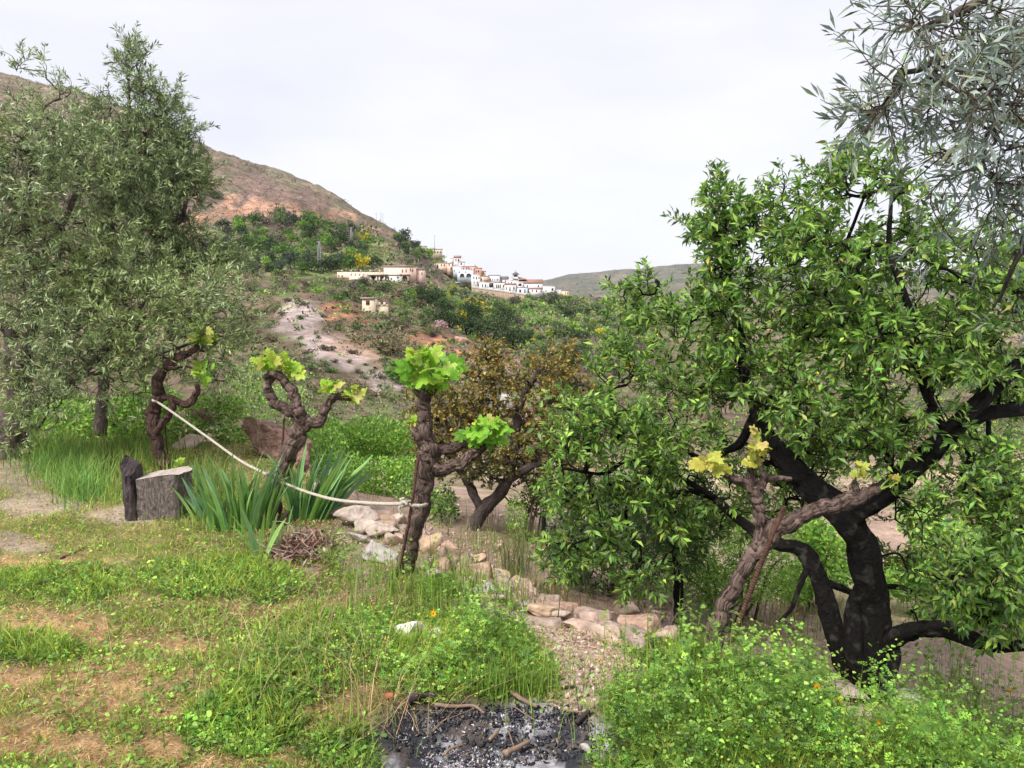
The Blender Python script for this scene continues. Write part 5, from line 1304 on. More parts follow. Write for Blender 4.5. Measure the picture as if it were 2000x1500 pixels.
v4 = vine("rightmost grapevine, leaning right with shaggy trunk before the black almond trunk", b4,
     [PL([(1392,1268,20),(1395,1248,19),(1404,1212,18),(1416,1180,18),(1438,1140,18),(1460,1100,18),(1482,1068,20),(1510,1042,23),(1545,1017,20),(1575,1002,18),(1604,992,17),(1640,984,17),(1675,972,17),(1700,960,12),(1718,957,7)], Y4),
      PL([(1488,1060,16),(1487,1030,15),(1484,998,15),(1478,968,16),(1472,950,14),(1466,925,9)], Y4), PL([(1476,960,13),(1460,945,12),(1440,936,10),(1422,930,8),(1408,922,5)], Y4),
      PL([(1480,955,10),(1492,938,9),(1515,934,8),(1545,936,5)], Y4), PL([(1478,940,7),(1466,915,8),(1470,904,5)], Y4), PL([(1675,970,10),(1671,948,8),(1668,938,4)], Y4), PL([(1490,955,8),(1490,928,8),(1486,912,4)], Y4 - .04)], M_VINE, 80, shag=160)
leaf_cluster(v4, b4, 1394, 905, 32, 20, Y4, 17, 26, 'p', 9, (1410, 924)); leaf_cluster(v4, b4, 1482, 872, 22, 26, Y4, 17, 25, 'p', 10, (1468, 904)); leaf_cluster(v4, b4, 1466, 900, 20, 10, Y4, 7, 22, 'p', 11, (1468, 910)); leaf_cluster(v4, b4, 1480, 842, 10, 12, Y4, 4, 20, 'p', 13, (1480, 870))
leaf_cluster(v4, b4, 1678, 918, 14, 15, Y4, 8, 20, 'p', 14, (1669, 938)); leaf_cluster(v4, b4, 1746, 938, 12, 11, Y4, 5, 20, 'p', 15, (1718, 957))

# metal rods
M_RUST = rock_mat("rusty_iron", (0.025, 0.014, 0.011), (0.13, 0.065, 0.045), 40, .5, .002)
def rod(label, pts, r, Y, ribs=False):
    pts = [P(a, b, (c[0] if c else Y)) for a, b, *c in pts]; base = pts[0]
    t = MB(); p = catmull(pts, 12) if len(pts) > 2 else np.linspace(pts[0], pts[1], 14)
    if ribs:
        p = catmull(pts, 60); q = np.where(np.arange(len(p)) % 3 == 0, r * 1.35, r)
        t.tube(p - base, q, 8)
    else: t.tube(p - base, r, 8, rough=.15)
    o = t.build("iron_rod", M_RUST, label=label, cat="rod", group="rusty iron rods staking the vines", loc=tuple(base), smooth_=not ribs); return o
rod("thin rusty rod behind the leftmost vine", [(330,925),(322,822)], .007, Y1 + .12)
rod("short dark iron rod standing left of the leaning second vine trunk", [(549,950),(551,880),(555,818)], .009, Y2 + .08)
rod("rusty rod tied against the third vine trunk and leaning with it", [(778,1125,Y3-.05),(800,1010,Y3-.13),(817,893,Y3-.12)], .009, Y3)
rod("long ribbed rusty rod slanting down from the fourth vine branch", [(1425,1262,Y4-.12),(1462,1165,Y4-.14),(1500,1065,Y4-.16),(1532,990,Y4-.14)], .0115, Y4, True)
m = MB(); pb_ = P(556, 824, Y2 + .05); m.tube(catmull([P(556,824,Y2+.05), P(562,823,Y2-.02), P(590,822,Y2-.14)], 4) - pb_, .003, 5); m.tube(catmull([P(556,824,Y2+.05), P(557,838,Y2), P(564,850,Y2-.05), P(575,846,Y2-.1)], 4) - pb_, .003, 5)
m.build("tie_wire", M_RUST, label="black wire tying the short iron rod to the leaning second vine", cat="wire", loc=tuple(pb_))

# rope: twisted three-strand, one thing
M_ROPE = plain_mat("rope_fibre", (.40, .36, .30), .95, .3, 80)
ptsR = [P(299,779,Y1+.10), P(300,783,Y1-.12), P(318,792,Y1-.14), P(403,852,7.4), P(470,900,6.75), P(522,927,Y2-.14), P(535,935,Y2-.16), P(553,943,Y2-.17), P(600,961,5.85), P(650,975,5.5), P(700,981,5.15), P(750,984,4.85), P(786,984,Y3-.10),
        P(800,986,Y3-.13), P(822,988,Y3-.12), P(833,985,Y3-.03), P(830,982,Y3+.08), P(808,980,Y3+.10), P(795,981,Y3+.05), P(790,984,Y3-.07)]
rb = ptsR[0]; rp_ = catmull(ptsR, 60); Lr = np.concatenate([[0], np.cumsum(np.linalg.norm(np.diff(rp_, axis=0), axis=1))])
sN = np.arange(0, Lr[-1], .006); rp_ = np.stack([np.interp(sN, Lr, rp_[:, k]) for k in range(3)], -1)
ropt = thing("rope", "pale twisted rope hanging from the leftmost vine past the second to the third vine", "rope", rb)
tg = unit(np.gradient(rp_, axis=0)); ua = unit(np.cross(tg, [0, 0, 1.0])); ub = np.cross(tg, ua)
for k in range(3):
    ph = sN / .055 * 2 * PI + k * 2 * PI / 3
    m = MB(); m.tube(rp_ - rb + (ua * np.cos(ph)[:, None] + ub * np.sin(ph)[:, None]) * .0058, .0068, 6, cap=True); m.build("strand", M_ROPE, ropt, smooth_=True)
def knot(px, py, Y, s, tail):
    m = MB(); c = P(px, py, Y) - rb; a = np.linspace(0, 2*PI*2.2, 60)
    m.tube(np.stack([c[0] + s*np.cos(a)*(1+.2*np.sin(2.3*a)), c[1] - .02 + .02*np.sin(1.7*a), c[2] + s*.9*np.sin(a)], -1), .010, 7, rough=.2)
    m.build("knot", M_ROPE, ropt, smooth_=True)
    for q in tail:
        m = MB(); m.tube(catmull([P(a_, b_, Y - .02) - rb for a_, b_ in q], 8), np.linspace(.009, .006, 8 * (len(q) - 1) + 1), 7, rough=.3); m.build("rope_end", M_ROPE, ropt, smooth_=True)
knot(527, 928, Y2 - .17, .022, [[(527,928),(524,942),(525,956)], [(530,930),(534,944),(531,958)]])
a = np.linspace(0, 2*PI, 40); cc_ = P(544, 931, Y2) - rb
m = MB(); m.tube(np.stack([cc_[0] + .085*np.cos(a), cc_[1] + .09*np.sin(a), cc_[2] + .012*np.sin(a)], -1), .008, 6); m.build("loop", M_ROPE, ropt, smooth_=True)
knot(790, 982, Y3 - .14, .014, [[(789,984),(780,992),(783,1004)], [(786,980),(782,975),(790,973)]])

# ---------------------------------------------------------------- stump
M_CUT = bark_mat("weathered_cut_wood", (0.05, 0.04, 0.038), (0.34, 0.285, 0.26), 50, 22, 1.0, .03, c2=(.09, .07, .066))
M_STUMPB = bark_mat("stump_bark", (0.018, 0.014, 0.016), (0.13, 0.10, 0.10), 34, 6, 1.0, .03)
SY = 6.15; sb = P(312, 1012, SY)
st = thing("tree_stump", "grey sawn tree stump with a dark upright bark slab at its left side", "stump", sb)
def slab(outline, z0, z1f, seed, n=7, jit=.012, bulge=0.0):
    """prism over an outline with an uneven side"""
    r = np.random.default_rng(seed); o = np.array(outline, float); k = len(o); V = []
    for i in range(n):
        f = i / (n - 1); c = o.mean(0)
        for j, (x, y) in enumerate(o):
            z = z0 + (z1f(x, y) - z0) * f; s = 1 + bulge * (1 - f) ** 2 + (fbm(np.array([x * 9. + j]), np.array([z * 5.]), seed, 3)[0] - .5) * .16
            V.append((c[0] + (x - c[0]) * s + r.normal(0, jit * .3), c[1] + (y - c[1]) * s + r.normal(0, jit * .3), z))
    F = np.array([(i*k+j, i*k+(j+1) % k, (i+1)*k+(j+1) % k, (i+1)*k+j) for i in range(n-1) for j in range(k)])
    t = [(n-1)*k + j for j in range(k)]
    return np.array(V), F, t
def dens(o, m_=4): o = np.array(o, float); return np.vstack([o[i] + (o[(i+1) % len(o)] - o[i]) * np.linspace(0, 1, m_, endpoint=False)[:, None] for i in range(len(o))])
out = dens([(-.115,-.14),(.20,-.10),(.235,.10),(.12,.30),(-.12,.28),(-.16,.05)], 5)
V_, F_, top = slab(out, -.12, lambda x, y: .355 + .02*math.sin(9*x) - .02*y, 3, 9, bulge=.0)
uvs = np.array([(math.atan2(v[1], v[0]) * .22, v[2]) for v in V_])
m = MB(); m.add(V_, F_, uv=uvs); m.build("block", M_CUT, st, smooth_=False)
m = MB(); tv = V_[top] * [1, 1, 1] + [0, 0, .003]; m.add(tv, [tuple(range(len(top)))], uv=tv[:, :2]); tv2 = tv * [.98, .98, 1]; m.build("cut_top", bark_mat("sawn_top", (.22,.18,.16), (.50,.43,.38), 30, 6, .5, .006), st)
out = dens([(-.215,-.12),(-.165,-.175),(-.118,-.15),(-.122,.03),(-.18,.15),(-.235,.04)], 5)
V_, F_, top = slab(out, -.12, lambda x, y: .45 + .045*math.sin(31*x+3) + .03*math.cos(22*y), 8, 10, bulge=.10)
V_[:, 0] += (V_[:, 2] * -.05); uvs = np.array([(math.atan2(v[1], v[0] + .17) * .12, v[2]) for v in V_])
m = MB(); m.add(V_, [F_], uv=uvs); m.add(V_[top], [tuple(range(len(top)))], uv=V_[top][:, :2]); m.build("bark_slab", M_STUMPB, st)

# ---------------------------------------------------------------- irises
def blade_mesh(seed):
    r = np.random.default_rng(seed); n = 9; bend = r.uniform(.02, .32); w = r.uniform(.08, .135); V = []; cc = []
    base = np.array([(.19,.35,.14), (.24,.41,.12), (.17,.31,.17), (.29,.45,.11)][seed % 4]); tw = r.uniform(-.5, .5)
    for i in range(n):
        t = i / (n - 1); ww = w * .5 * (1 - .25*t) * (1 - t ** 4) + .0015; x = bend * t ** 2.4 * .8; z = t - bend * .25 * t ** 3
        a = tw * t
        for s in (-1, 0, 1): V.append((x + s*ww*math.sin(a), s*ww*math.cos(a), z + (.006 if s else 0))); cc.append(base * (1.15 if s else .85) * (1.25 - .25*t if t > .15 else 1.5) if (t < .93 or seed % 3) else np.array([.30,.22,.10]))
    F = [(i*3+s, i*3+s+1, i*3+s+4, i*3+s+3) for i in range(n-1) for s in (0, 1)]
    m = MB(); m.add(V, np.array(F), np.array(cc)); return m.mesh("blade", M_IRIS, True)
M_IRIS = leaf_mat("iris_blade_surface", .42, .22, spec=.4, jitter=.15)
BL = [blade_mesh(i) for i in range(10)]
def iris(label, n, cx, cy, wx, wy, hmin, hmax, seed, lean=(0, 0), fan=.5, heights=None):
    """fan of sword leaves rooted round ground point (cx, cy)"""
    r = np.random.default_rng(seed); g = G(cx, cy); g[2] = float(HM(g[0], g[1]))
    t = thing("iris_clump", label, "iris plant", g, "sword-leaved iris clumps round the second vine")
    for i in range(n):
        u = r.uniform(-1, 1); v = r.uniform(-1, 1); o = bpy.data.objects.new("blade", BL[int(r.integers(10))]); COL.objects.link(o); o.parent = t
        h = r.uniform(hmin, hmax); o.location = (u * wx, v * wy, -.02)
        tx_ = lean[0] + u * fan + r.normal(0, .10); ty_ = lean[1] + r.normal(0, .16)
        X_ = unit(np.array([tx_, ty_, 1.0])); side = unit(np.array([math.copysign(1, tx_), r.normal(0, .5), 0])); side = unit(side - X_ * (side @ X_)); yy = np.cross(X_, side)
        o.matrix_local = Matrix([[side[k]*h, yy[k]*h, X_[k]*h, o.location[k]] for k in range(3)] + [[0, 0, 0, 1]])
    return t
iris("dense iris clump of broad green sword leaves left of the leaning vine", 80, 474, 1030, .21, .12, .30, .66, 1, (-.02, .05), .24)
iris("iris clump fanning out to the right of the leaning vine", 78, 606, 1010, .13, .09, .34, .68, 2, (.24, .08), .36)
iris("thin iris shoots beside the tree stump", 14, 418, 1015, .14, .10, .22, .50, 3, (0, 0), .45)
iris("small low iris tuft with curled leaves in front of the leaning vine", 11, 507, 1085, .07, .05, .18, .40, 4, (-.05, -.1), .7)
iris("single small iris fan in front of the vine foot, right of the low tuft", 4, 558, 1068, .03, .03, .22, .34, 5, (.1, 0), .3)

# ---------------------------------------------------------------- rocks
def ico(level=3):
    import bmesh
    bm = bmesh.new(); bmesh.ops.create_icosphere(bm, subdivisions=level, radius=1)
    V = np.array([v.co[:] for v in bm.verts]); F = np.array([[v.index for v in f.verts] for f in bm.faces]); bm.free(); return V, F
ICO3, ICO4, ICO1, ICO5 = ico(3), ico(4), ico(1), ico(5)
M_ROCKS = {'pale': rock_mat("pale_rock", (.28, .22, .18), (.58, .48, .41), 11, .9, .03), 'orange': rock_mat("ochre_rock", (.30, .20, .13), (.60, .44, .31), 11, .9, .03), 'grey': rock_mat("grey_rock", (.28, .25, .23), (.52, .48, .45), 10),
           'red': rock_mat("reddish_rock", (.17, .07, .05), (.62, .42, .33), 12, 1.0, .12), 'white': rock_mat("whitish_rock", (.50, .47, .41), (.76, .73, .66), 12), 'brown': rock_mat("brown_rock", (.32, .23, .18), (.58, .44, .36), 9)}
def rock(label, px, py, w_px, h_px, mat, seed, Y=None, flat=1.0, rot=0.0, depth=1.0, group="stones of the broken terrace edge", lvl=ICO3, amp=.28, name="rock", big=None):
    """py is the middle of the stone"""
    if Y is None:
        x, y, z = hit([px], [py + h_px * .45]); Yb = float(y[0]) + M(h_px, float(y[0])) * .2
    else: Yb = Y
    c = P(px, py, Yb); a = M(w_px * .5, Yb); hh = M(h_px * .5, Yb)
    V, F = lvl; V = V.copy(); r = np.random.default_rng(seed)
    for _ in range(11):      # flat facets
        n = unit(r.standard_normal(3)); d0 = r.uniform(.28, .66); dd = V @ n; V = V - np.outer(np.maximum(dd - d0, 0), n) * .92
    nz = fbm(V[:, 0] * 1.8 + seed, V[:, 1] * 1.8 + V[:, 2] * 2.2, seed, 4) - .5
    st_ = np.abs(np.sin(V[:, 2] * 9 + 3 * nz)) * .04
    V = V * (1 + amp * nz + st_)[:, None]
    V = V / np.abs(V).max(0)
    V = V * [a, a * .8 * depth, hh * flat]
    cr, sr = math.cos(rot), math.sin(rot); V = np.stack([V[:, 0]*cr - V[:, 2]*sr, V[:, 1], V[:, 0]*sr + V[:, 2]*cr], -1)
    m = MB(); m.add(V, F); o = m.build(name, M_ROCKS[mat], label=label, cat="rock" if max(a, hh) > .12 else "stone", loc=tuple(c), smooth_=False)
    if group: o['group'] = group
    return o
# continuous broken ledge along the terrace edge: each slab a part
def ledge():
    e = np.array([G(a_, b_)[:2] for a_, b_ in [(640,950),(700,988),(800,1040),(900,1098),(1000,1160),(1080,1192),(1150,1208),(1230,1226),(1300,1244)]])
    c = catmull(e, 40); L = np.concatenate([[0], np.cumsum(np.linalg.norm(np.diff(c, axis=0), axis=1))]); ds = .016
    s = np.arange(0, L[-1], ds); cx = np.interp(s, L, c[:, 0]); cy = np.interp(s, L, c[:, 1]); tx = np.gradient(cx); ty_ = np.gradient(cy); n_ = np.hypot(tx, ty_); nx, ny = ty_ / n_, -tx / n_
    t = np.arange(-.26, .24, ds); S, T = np.meshgrid(s, t, indexing='ij'); q = np.random.default_rng(9)
    X = cx[:, None] - nx[:, None] * T; Y = cy[:, None] - ny[:, None] * T
    ns_ = int(L[-1] / .2) ; sd = np.stack([q.uniform(0, L[-1], ns_ * 3), q.uniform(-.25, .23, ns_ * 3)], -1)
    Sw = S + .07 * (fbm(X * 7, Y * 7, 3, 3) - .5); Tw = T + .07 * (fbm(X * 7 + 9, Y * 7, 4, 3) - .5)
    D = np.hypot((Sw[..., None] - sd[:, 0]) * .7, Tw[..., None] - sd[:, 1]); o = np.argsort(D, -1)[..., :2]; d1 = np.take_along_axis(D, o[..., :1], -1)[..., 0]; d2 = np.take_along_axis(D, o[..., 1:2], -1)[..., 0]
    cell = o[..., 0]; hgt = q.uniform(.015, .075, len(sd))[cell]; tilt = q.normal(0, .14, (len(sd), 2))[cell]
    gap = smooth(.004, .030, d2 - d1); w = .24 + .1 * (fbm(S * 2, S * 0, 7, 3) - .5) * 2
    inside = (np.abs(T + .01) < w) & (d2 - d1 > .004)
    Z = HM(X, Y) * .5 + np.minimum(0, HM(X, Y)) * 0 - .03 * smooth(0, .25, T) * 0
    g0 = HM(X, Y); base = np.where(T < 0, 0, 0) ; zz = -.02 + gap * (hgt + .02) + tilt[..., 0] * (Sw - sd[cell, 0]) + tilt[..., 1] * (Tw - sd[cell, 1]) + .022 * (fbm(X * 14, Y * 14, 5, 4) - .5)
    zz = zz + np.maximum(g0, -.05)
    zz = zz - .12 * smooth(w * .75, w, np.abs(T + .01))
    t_ = thing("rock_ledge", "broken pale rock ledge edging the terrace from the rope to the stony strip", "rock ledge", (cx[0], cy[0], 0))
    nS, nT = S.shape; idx = np.arange(nS * nT).reshape(nS, nT); V = np.stack([X - cx[0], Y - cy[0], zz], -1).reshape(-1, 3)
    qd = np.stack([idx[:-1, :-1], idx[1:, :-1], idx[1:, 1:], idx[:-1, 1:]], -1).reshape(-1, 4)[:, ::-1]
    okq = inside.reshape(-1)[qd].all(1) & (cell.reshape(-1)[qd] == cell.reshape(-1)[qd[:, :1]]).all(1); qd = qd[okq]; cq = cell.reshape(-1)[qd[:, 0]]
    cols = [(.9, .83, .79), (.92, .78, .68), (.76, .73, .72), (1.0, .93, .88)]
    for k in np.unique(cq):
        f = qd[cq == k]
        if len(f) < 12: continue
        u_, inv = np.unique(f, return_inverse=True); inv = inv.reshape(f.shape); v = V[u_]
        # skirt down to the ground so that each slab has thickness
        ed = {}
        for a_, b_, c_, d_ in inv:
            for p_, q_ in ((a_, b_), (b_, c_), (c_, d_), (d_, a_)):
                if (q_, p_) in ed: del ed[(q_, p_)]
                else: ed[(p_, q_)] = 1
        m = MB(); n0 = len(v); v2 = np.vstack([v, v - [0, 0, .16]]); sk = np.array([(q_, p_, p_ + n0, q_ + n0) for p_, q_ in ed])
        m.add(v2, [inv, sk], cols[int(k) % 4]); m.build("slab", M_LEDGE, t_)
M_LEDGE = rock_mat("ledge_rock", (.28, .21, .175), (.62, .50, .43), 13, 1.0, 0.035, use_col=True)
ledge()
rock("big layered reddish rock outcrop behind the iris clumps", 535, 868, 165, 92, 'red', 1, Y=9.0, rot=-.28, lvl=ICO5, amp=.4, group=None)
rock("low lump of reddish rock at the right end of the outcrop", 592, 900, 54, 56, 'red', 2, Y=8.3, lvl=ICO4, amp=.3, group=None)
rock("small pinkish rock on the bank right of the leftmost vine", 402, 812, 52, 30, 'red', 3, Y=10.3, lvl=ICO4, group=None)
rock("pinkish earth-coloured boulder half hidden below the rope", 370, 868, 70, 40, 'brown', 33, Y=9.4, lvl=ICO4, group=None)
RK = [("orange rounded stone right of the third vine on the terrace edge",882,1090,36,24,'orange'),("pale ochre angular stone at the foot of the ochre oak",934,1100,44,34,'orange'),("pale ochre block in front of the rush tuft",971,1123,48,28,'orange'),
      ("upright ochre stone with dark pits, at the bend of the edge",1002,1149,34,42,'orange'),("grey stone under the ochre ones",952,1148,54,30,'grey'),("pale stone below the grey one in the grass",968,1168,40,24,'pale'),("pale slab stone right of the pitted one",1052,1166,34,22,'pale'),
      ("wide ochre flat stone at the start of the stony strip",1068,1190,84,26,'orange'),("small pale stone left of the wide flat one",1030,1183,44,24,'grey'),("long flat grey ledge on the stony strip",1150,1210,110,34,'brown'),("pale blocky ledge at the right end of the stony strip",1210,1216,70,36,'pale'),
      ("brown lumpy rock below the dark young almond",1222,1190,46,24,'brown'),("flat mauve-grey rock left of the third vine foot",735,1078,88,26,'grey'),("orange-tinged rubble rock behind the third vine",838,1060,46,40,'orange'),("pale straw-coloured rock under the hanging rope",690,1010,84,34,'pale'),
      ("broken pale rock behind the flat mauve-grey one",752,1034,66,30,'pale'),("small pale rock in weeds right of the third vine foot",845,1118,40,22,'pale'),("rounded pinkish stone between edge stones and third vine",862,1078,26,22,'brown'),
      ("grey stone beside the almond trunk foot",1768,1365,60,40,'grey'),("long pale ledge left of the almond trunk foot",1640,1350,110,26,'pale'),("pale pinkish ledge in the weeds near the yellow flowers",1560,1318,90,24,'pale'),("small grey stone in the green weeds left of the fourth vine",1302,1224,26,16,'grey'),
      ("pale rock on the lower slope behind the almond trunk",1700,1285,40,24,'pale'),("flat pale stone low in the dirt gap before the almond",1690,1395,70,26,'brown')]
for i, (lb, px, py, w_, h_, mt) in enumerate(RK): rock(lb, px, py, w_ * 1.2, h_ * 1.25, mt, 40 + i, rot=random.uniform(-.25, .15), lvl=ICO4 if w_ > 50 else ICO3)
for i, (px, py, w_, h_, mt) in enumerate([(905,1094,26,18,'orange'),(955,1110,22,16,'orange'),(990,1132,22,18,'orange'),(1018,1168,26,20,'orange'),(1040,1182,30,18,'pale'),(1090,1200,44,20,'pale'),(1120,1218,50,20,'brown'),(1180,1228,56,22,'pale'),(1100,1186,30,16,'orange'),
                                          (665,1000,44,22,'pale'),(712,1028,50,26,'pale'),(765,1052,40,24,'brown'),(700,1050,36,22,'grey'),(775,1010,36,20,'pale'),(1255,1226,40,20,'brown'),(1600,1336,60,20,'pale'),(1500,1300,50,18,'brown')]):
    rock("small %s stone wedged in the terrace edge, number %d" % (mt, i), px, py, w_ * 1.25, h_ * 1.25, mt, 140 + i, rot=random.uniform(-.25, .2), lvl=ICO3)['label'] = ("%s stone wedged into the terrace edge %s" % ({'orange': 'small ochre', 'pale': 'flat pale', 'brown': 'flat pinkish brown', 'grey': 'small grey'}[mt],
        ["just right of the orange rounded stone","between two ochre angular stones","left of the upright pitted stone","below the upright pitted stone","left of the wide ochre flat stone","right below the wide ochre flat stone","left of the long flat ledge","right below the long flat ledge","behind the wide ochre flat stone",
         "under the right iris clump","between iris clump and third vine","just left of the third vine trunk","left of the flat mauve-grey rock","under the rope beside the third vine","at the right of the stony strip","left of the black almond foot","behind the fourth vine foot"][i]))
rock("white flat-topped stone lying in the weeds before the third vine", 808, 1232, 84, 50, 'white', 90, group=None, lvl=ICO4, flat=.9)
rock("pale right half of the split white stone in the weeds", 856, 1240, 46, 34, 'white', 91, group=None)
rock("dark grey rounded stone at the right side of the fire pit", 1143, 1462, 22, 22, 'grey', 92, group=None)
rock("tall pale grey boulder standing behind the ochre oak", 993, 790, 36, 66, 'grey', 93, Y=15, lvl=ICO4, group=None)
rock("pinkish boulder behind the ochre oak, low right of the tall pale one", 1030, 820, 36, 40, 'brown', 94, Y=15, lvl=ICO4, group=None)
for i, (px, py, Y, w_, h_, mt, lb) in enumerate([(905,668,120,60,20,'red',"dark overhanging rock ledge on the orange slope"),(855,700,115,40,14,'pale',"pale rock on the orange slope left of the overhanging ledge"),(950,695,125,30,16,'brown',"brown rock right of the overhanging ledge")]):
    x, y, z = hit([px], [py]); rock(lb, px, py, w_, h_, mt, 95 + i, Y=float(y[0]), group=None, rot=-.3, lvl=ICO4)

# gravel and rubble along the edge
_rv = ICO1[0].copy(); _rr = np.random.default_rng(3)
for _ in range(6):
    _n = unit(_rr.standard_normal(3)); _rv -= np.outer(np.maximum(_rv @ _n - .45, 0), _n)
ROUGH = (_rv * (1 + .22 * _rr.standard_normal((len(_rv), 1))), ICO1[1])
def gravel(name, label, n, regions, smin, smax, mat, seed, cols=None, template=None, sink=.3, shard=False):
    template = template or ROUGH
    r = np.random.default_rng(seed); PX = []; PY = []
    for (cx, cy, rx, ry, w_) in regions:
        k = int(n * w_); a = r.uniform(0, 6.28, k); q = np.sqrt(r.random(k)); PX.append(cx + rx*q*np.cos(a)); PY.append(cy + ry*q*np.sin(a))
    PX = np.concatenate(PX); PY = np.concatenate(PY); x, y, z = hit(PX, PY); ok = np.isfinite(y) & (y < 40); x, y, z = x[ok], y[ok], z[ok]; k = len(x)
    s = smin + (smax - smin) * r.random(k) ** 2.6
    X, Yv, Z = frames(unit(r.standard_normal((k, 3)))); sc = np.stack([s, s * r.uniform(.45, .9, k), s * r.uniform(.25, .7, k)], -1)
    if shard: sc = sc * [1.5, .9, .6]
    m = MB(); m.instances(template[0], [template[1]], np.stack([x, y, z + s * (.5 - sink)], -1), X, Yv, Z, sc, pal(k, cols, None, .2) if cols else (1, 1, 1))
    o = m.build(name, mat, kind='stuff'); o['label'] = label; return o
M_GRAV = rock_mat("gravel_surface", (.55, .5, .47), (1.0, .95, .92), 30, .4, .004, use_col=True)
gravel("gravel", "pinkish gravel and rubble scattered along the terrace edge and the soil slope", 2800, [(1150,1270,110,70,.22),(740,1050,110,50,.16),(1250,1220,90,26,.06),(880,1110,110,30,.06),(1020,1160,80,30,.07),(1690,1395,90,40,.07),(1560,1330,110,30,.06),(660,1000,80,30,.05),(1000,1060,120,60,.06),(1560,1230,160,40,.05),(1130,1350,60,50,.06)],
       .004, .024, M_GRAV, 5, [(.50,.38,.31), (.58,.48,.40), (.40,.30,.25), (.62,.55,.48)])
gravel("soil_crumbs", "crumbs of pale earth and small stones on the bare soil patches at left", 350, [(60,1060,90,30,.4),(80,980,130,36,.35),(260,1010,90,20,.25)], .003, .016, M_GRAV, 6, [(.32,.25,.20), (.4,.33,.28)])
gravel("slope_rubble", "loose stones on the soil slope below the terrace", 1500, [(980,1040,160,70,.3),(1560,1210,220,60,.3),(1850,980,140,90,.25),(1280,1200,90,26,.15)], .008, .05, M_GRAV, 8, [(.46,.35,.29), (.55,.45,.38)])

# ---------------------------------------------------------------- fire pit
M_CHAR = rock_mat("charcoal", (.010, .010, .013), (.075, .078, .095), 50, .6, .004, use_col=False, rough=.55)
M_CHARC = plain_mat("charcoal_bits", (1, 1, 1), .6, .3, 60, use_col=True)
gravel("charcoal", "heap of black charcoal lumps and cinders in the burnt patch", 2300, [(960,1440,215,62,.62),(860,1395,90,22,.14),(1060,1400,110,22,.14),(960,1395,160,16,.10)], .003, .017, M_CHARC, 7, [(.012,.012,.016), (.02,.02,.026), (.03,.032,.042), (.05,.05,.06), (.16,.13,.11)], sink=.2, shard=True)
gravel("ash_flakes", "pale ash flakes and burnt scraps on the fire pit", 1500, [(930,1486,110,22,.5),(960,1440,190,50,.35),(1010,1410,90,20,.15)], .002, .010, M_CHARC, 9, [(.42,.41,.44), (.30,.29,.32), (.5,.48,.5), (.16,.15,.17)], sink=.2, shard=True)
M_STICK = bark_mat("dry_stick", (.10, .065, .045), (.32, .23, .17), 60, 12, .6, .003); M_BSTICK = bark_mat("burnt_stick", (.012, .011, .012), (.09, .07, .065), 60, 12, .8, .004)
def stick(label, pts, r, mat, lift=.02, group="sticks and scraps in the fire pit", name="stick"):
    x, y, z = hit([p_[0] for p_ in pts], [p_[1] for p_ in pts]); p = np.stack([x, y, z + lift], -1); b = p[0].copy()
    m = MB(); q = catmull(p, 6); m.tube(q - b, np.linspace(r, r * .6, len(q)), 8, rough=.4, seed=len(label)); o = m.build(name, mat, label=label, cat="stick", loc=tuple(b), smooth_=True)
    if group: o['group'] = group
stick("thick charred log end at the upper left of the fire pit", [(795,1382),(822,1371),(850,1374)], .022, M_BSTICK, .03)
stick("curved brown stick across the upper edge of the fire pit", [(850,1386),(890,1389),(925,1388),(945,1402)], .008, M_STICK)
stick("grey branching stick at the top right of the fire pit", [(1000,1365),(1020,1380),(1048,1394)], .011, M_STICK, .03)
stick("pale thin twig slanting through the middle of the charcoal", [(1002,1395),(1024,1410),(1046,1424)], .003, M_STICK, .035)
stick("brown forked wood piece lying in the ash", [(986,1488),(1008,1476),(1034,1462)], .013, M_STICK, .03)
stick("small grey stick on the ash left of the forked piece", [(956,1460),(966,1450),(976,1438)], .008, M_STICK, .03)
stick("upright pale straw in the middle of the ash", [(988,1435),(996,1455),(1003,1478)], .003, M_STICK, .04)
stick("dark brown stick at the right end of the fire pit", [(1126,1420),(1140,1408),(1150,1398)], .012, M_BSTICK, .02)
stick("pale stick in the charcoal on the right", [(1112,1402),(1126,1404),(1136,1405)], .006, M_STICK, .03)
stick("curved pale branch at the lower left of the ash", [(868,1490),(880,1478),(905,1468)], .006, M_STICK, .03)
stick("reddish dry leaf stalk on the gravel above the fire pit", [(1098,1350),(1110,1347),(1126,1348)], .008, M_BSTICK, .012, None)
stick("dry branch lying across the grass at left", [(118,1092),(140,1084),(172,1070)], .010, M_STICK, .012, None)
stick("pale dry branch in the undergrowth left of the fourth vine", [(1336,1240),(1352,1250),(1368,1258)], .007, M_STICK, .03, None)
m = MB(); b = G(763, 1398); b[2] = float(HM(b[0], b[1])) + .005
m.box(-.02, .02, -.012, .012, 0, .018); m.build("brick_shard", rock_mat("red_brick", (.32,.09,.05), (.5,.18,.10), 30), label="small orange-red brick shard at the left edge of the fire pit", cat="brick", loc=tuple(b))
# ================================================================ ground cover of the near terrace
r = np.random.default_rng(5)
def ground_samples(n, y0=2.25, y1=13.5, spread=.80, seed=1):
    q = np.random.default_rng(seed); y = np.exp(q.uniform(math.log(y0), math.log(y1), n)); x = q.uniform(-spread, spread, n) * y
    k = (edge_dist(x, y) < .12) | ((x > 1.1) & (y < 4.2)); return x[k], y[k]
GRN = [(.31,.43,.055), (.38,.47,.075), (.21,.34,.05), (.44,.48,.09), (.16,.29,.05)]
DRYC = [(.58,.38,.19), (.64,.45,.24), (.50,.32,.16), (.54,.42,.22), (.60,.48,.27)]

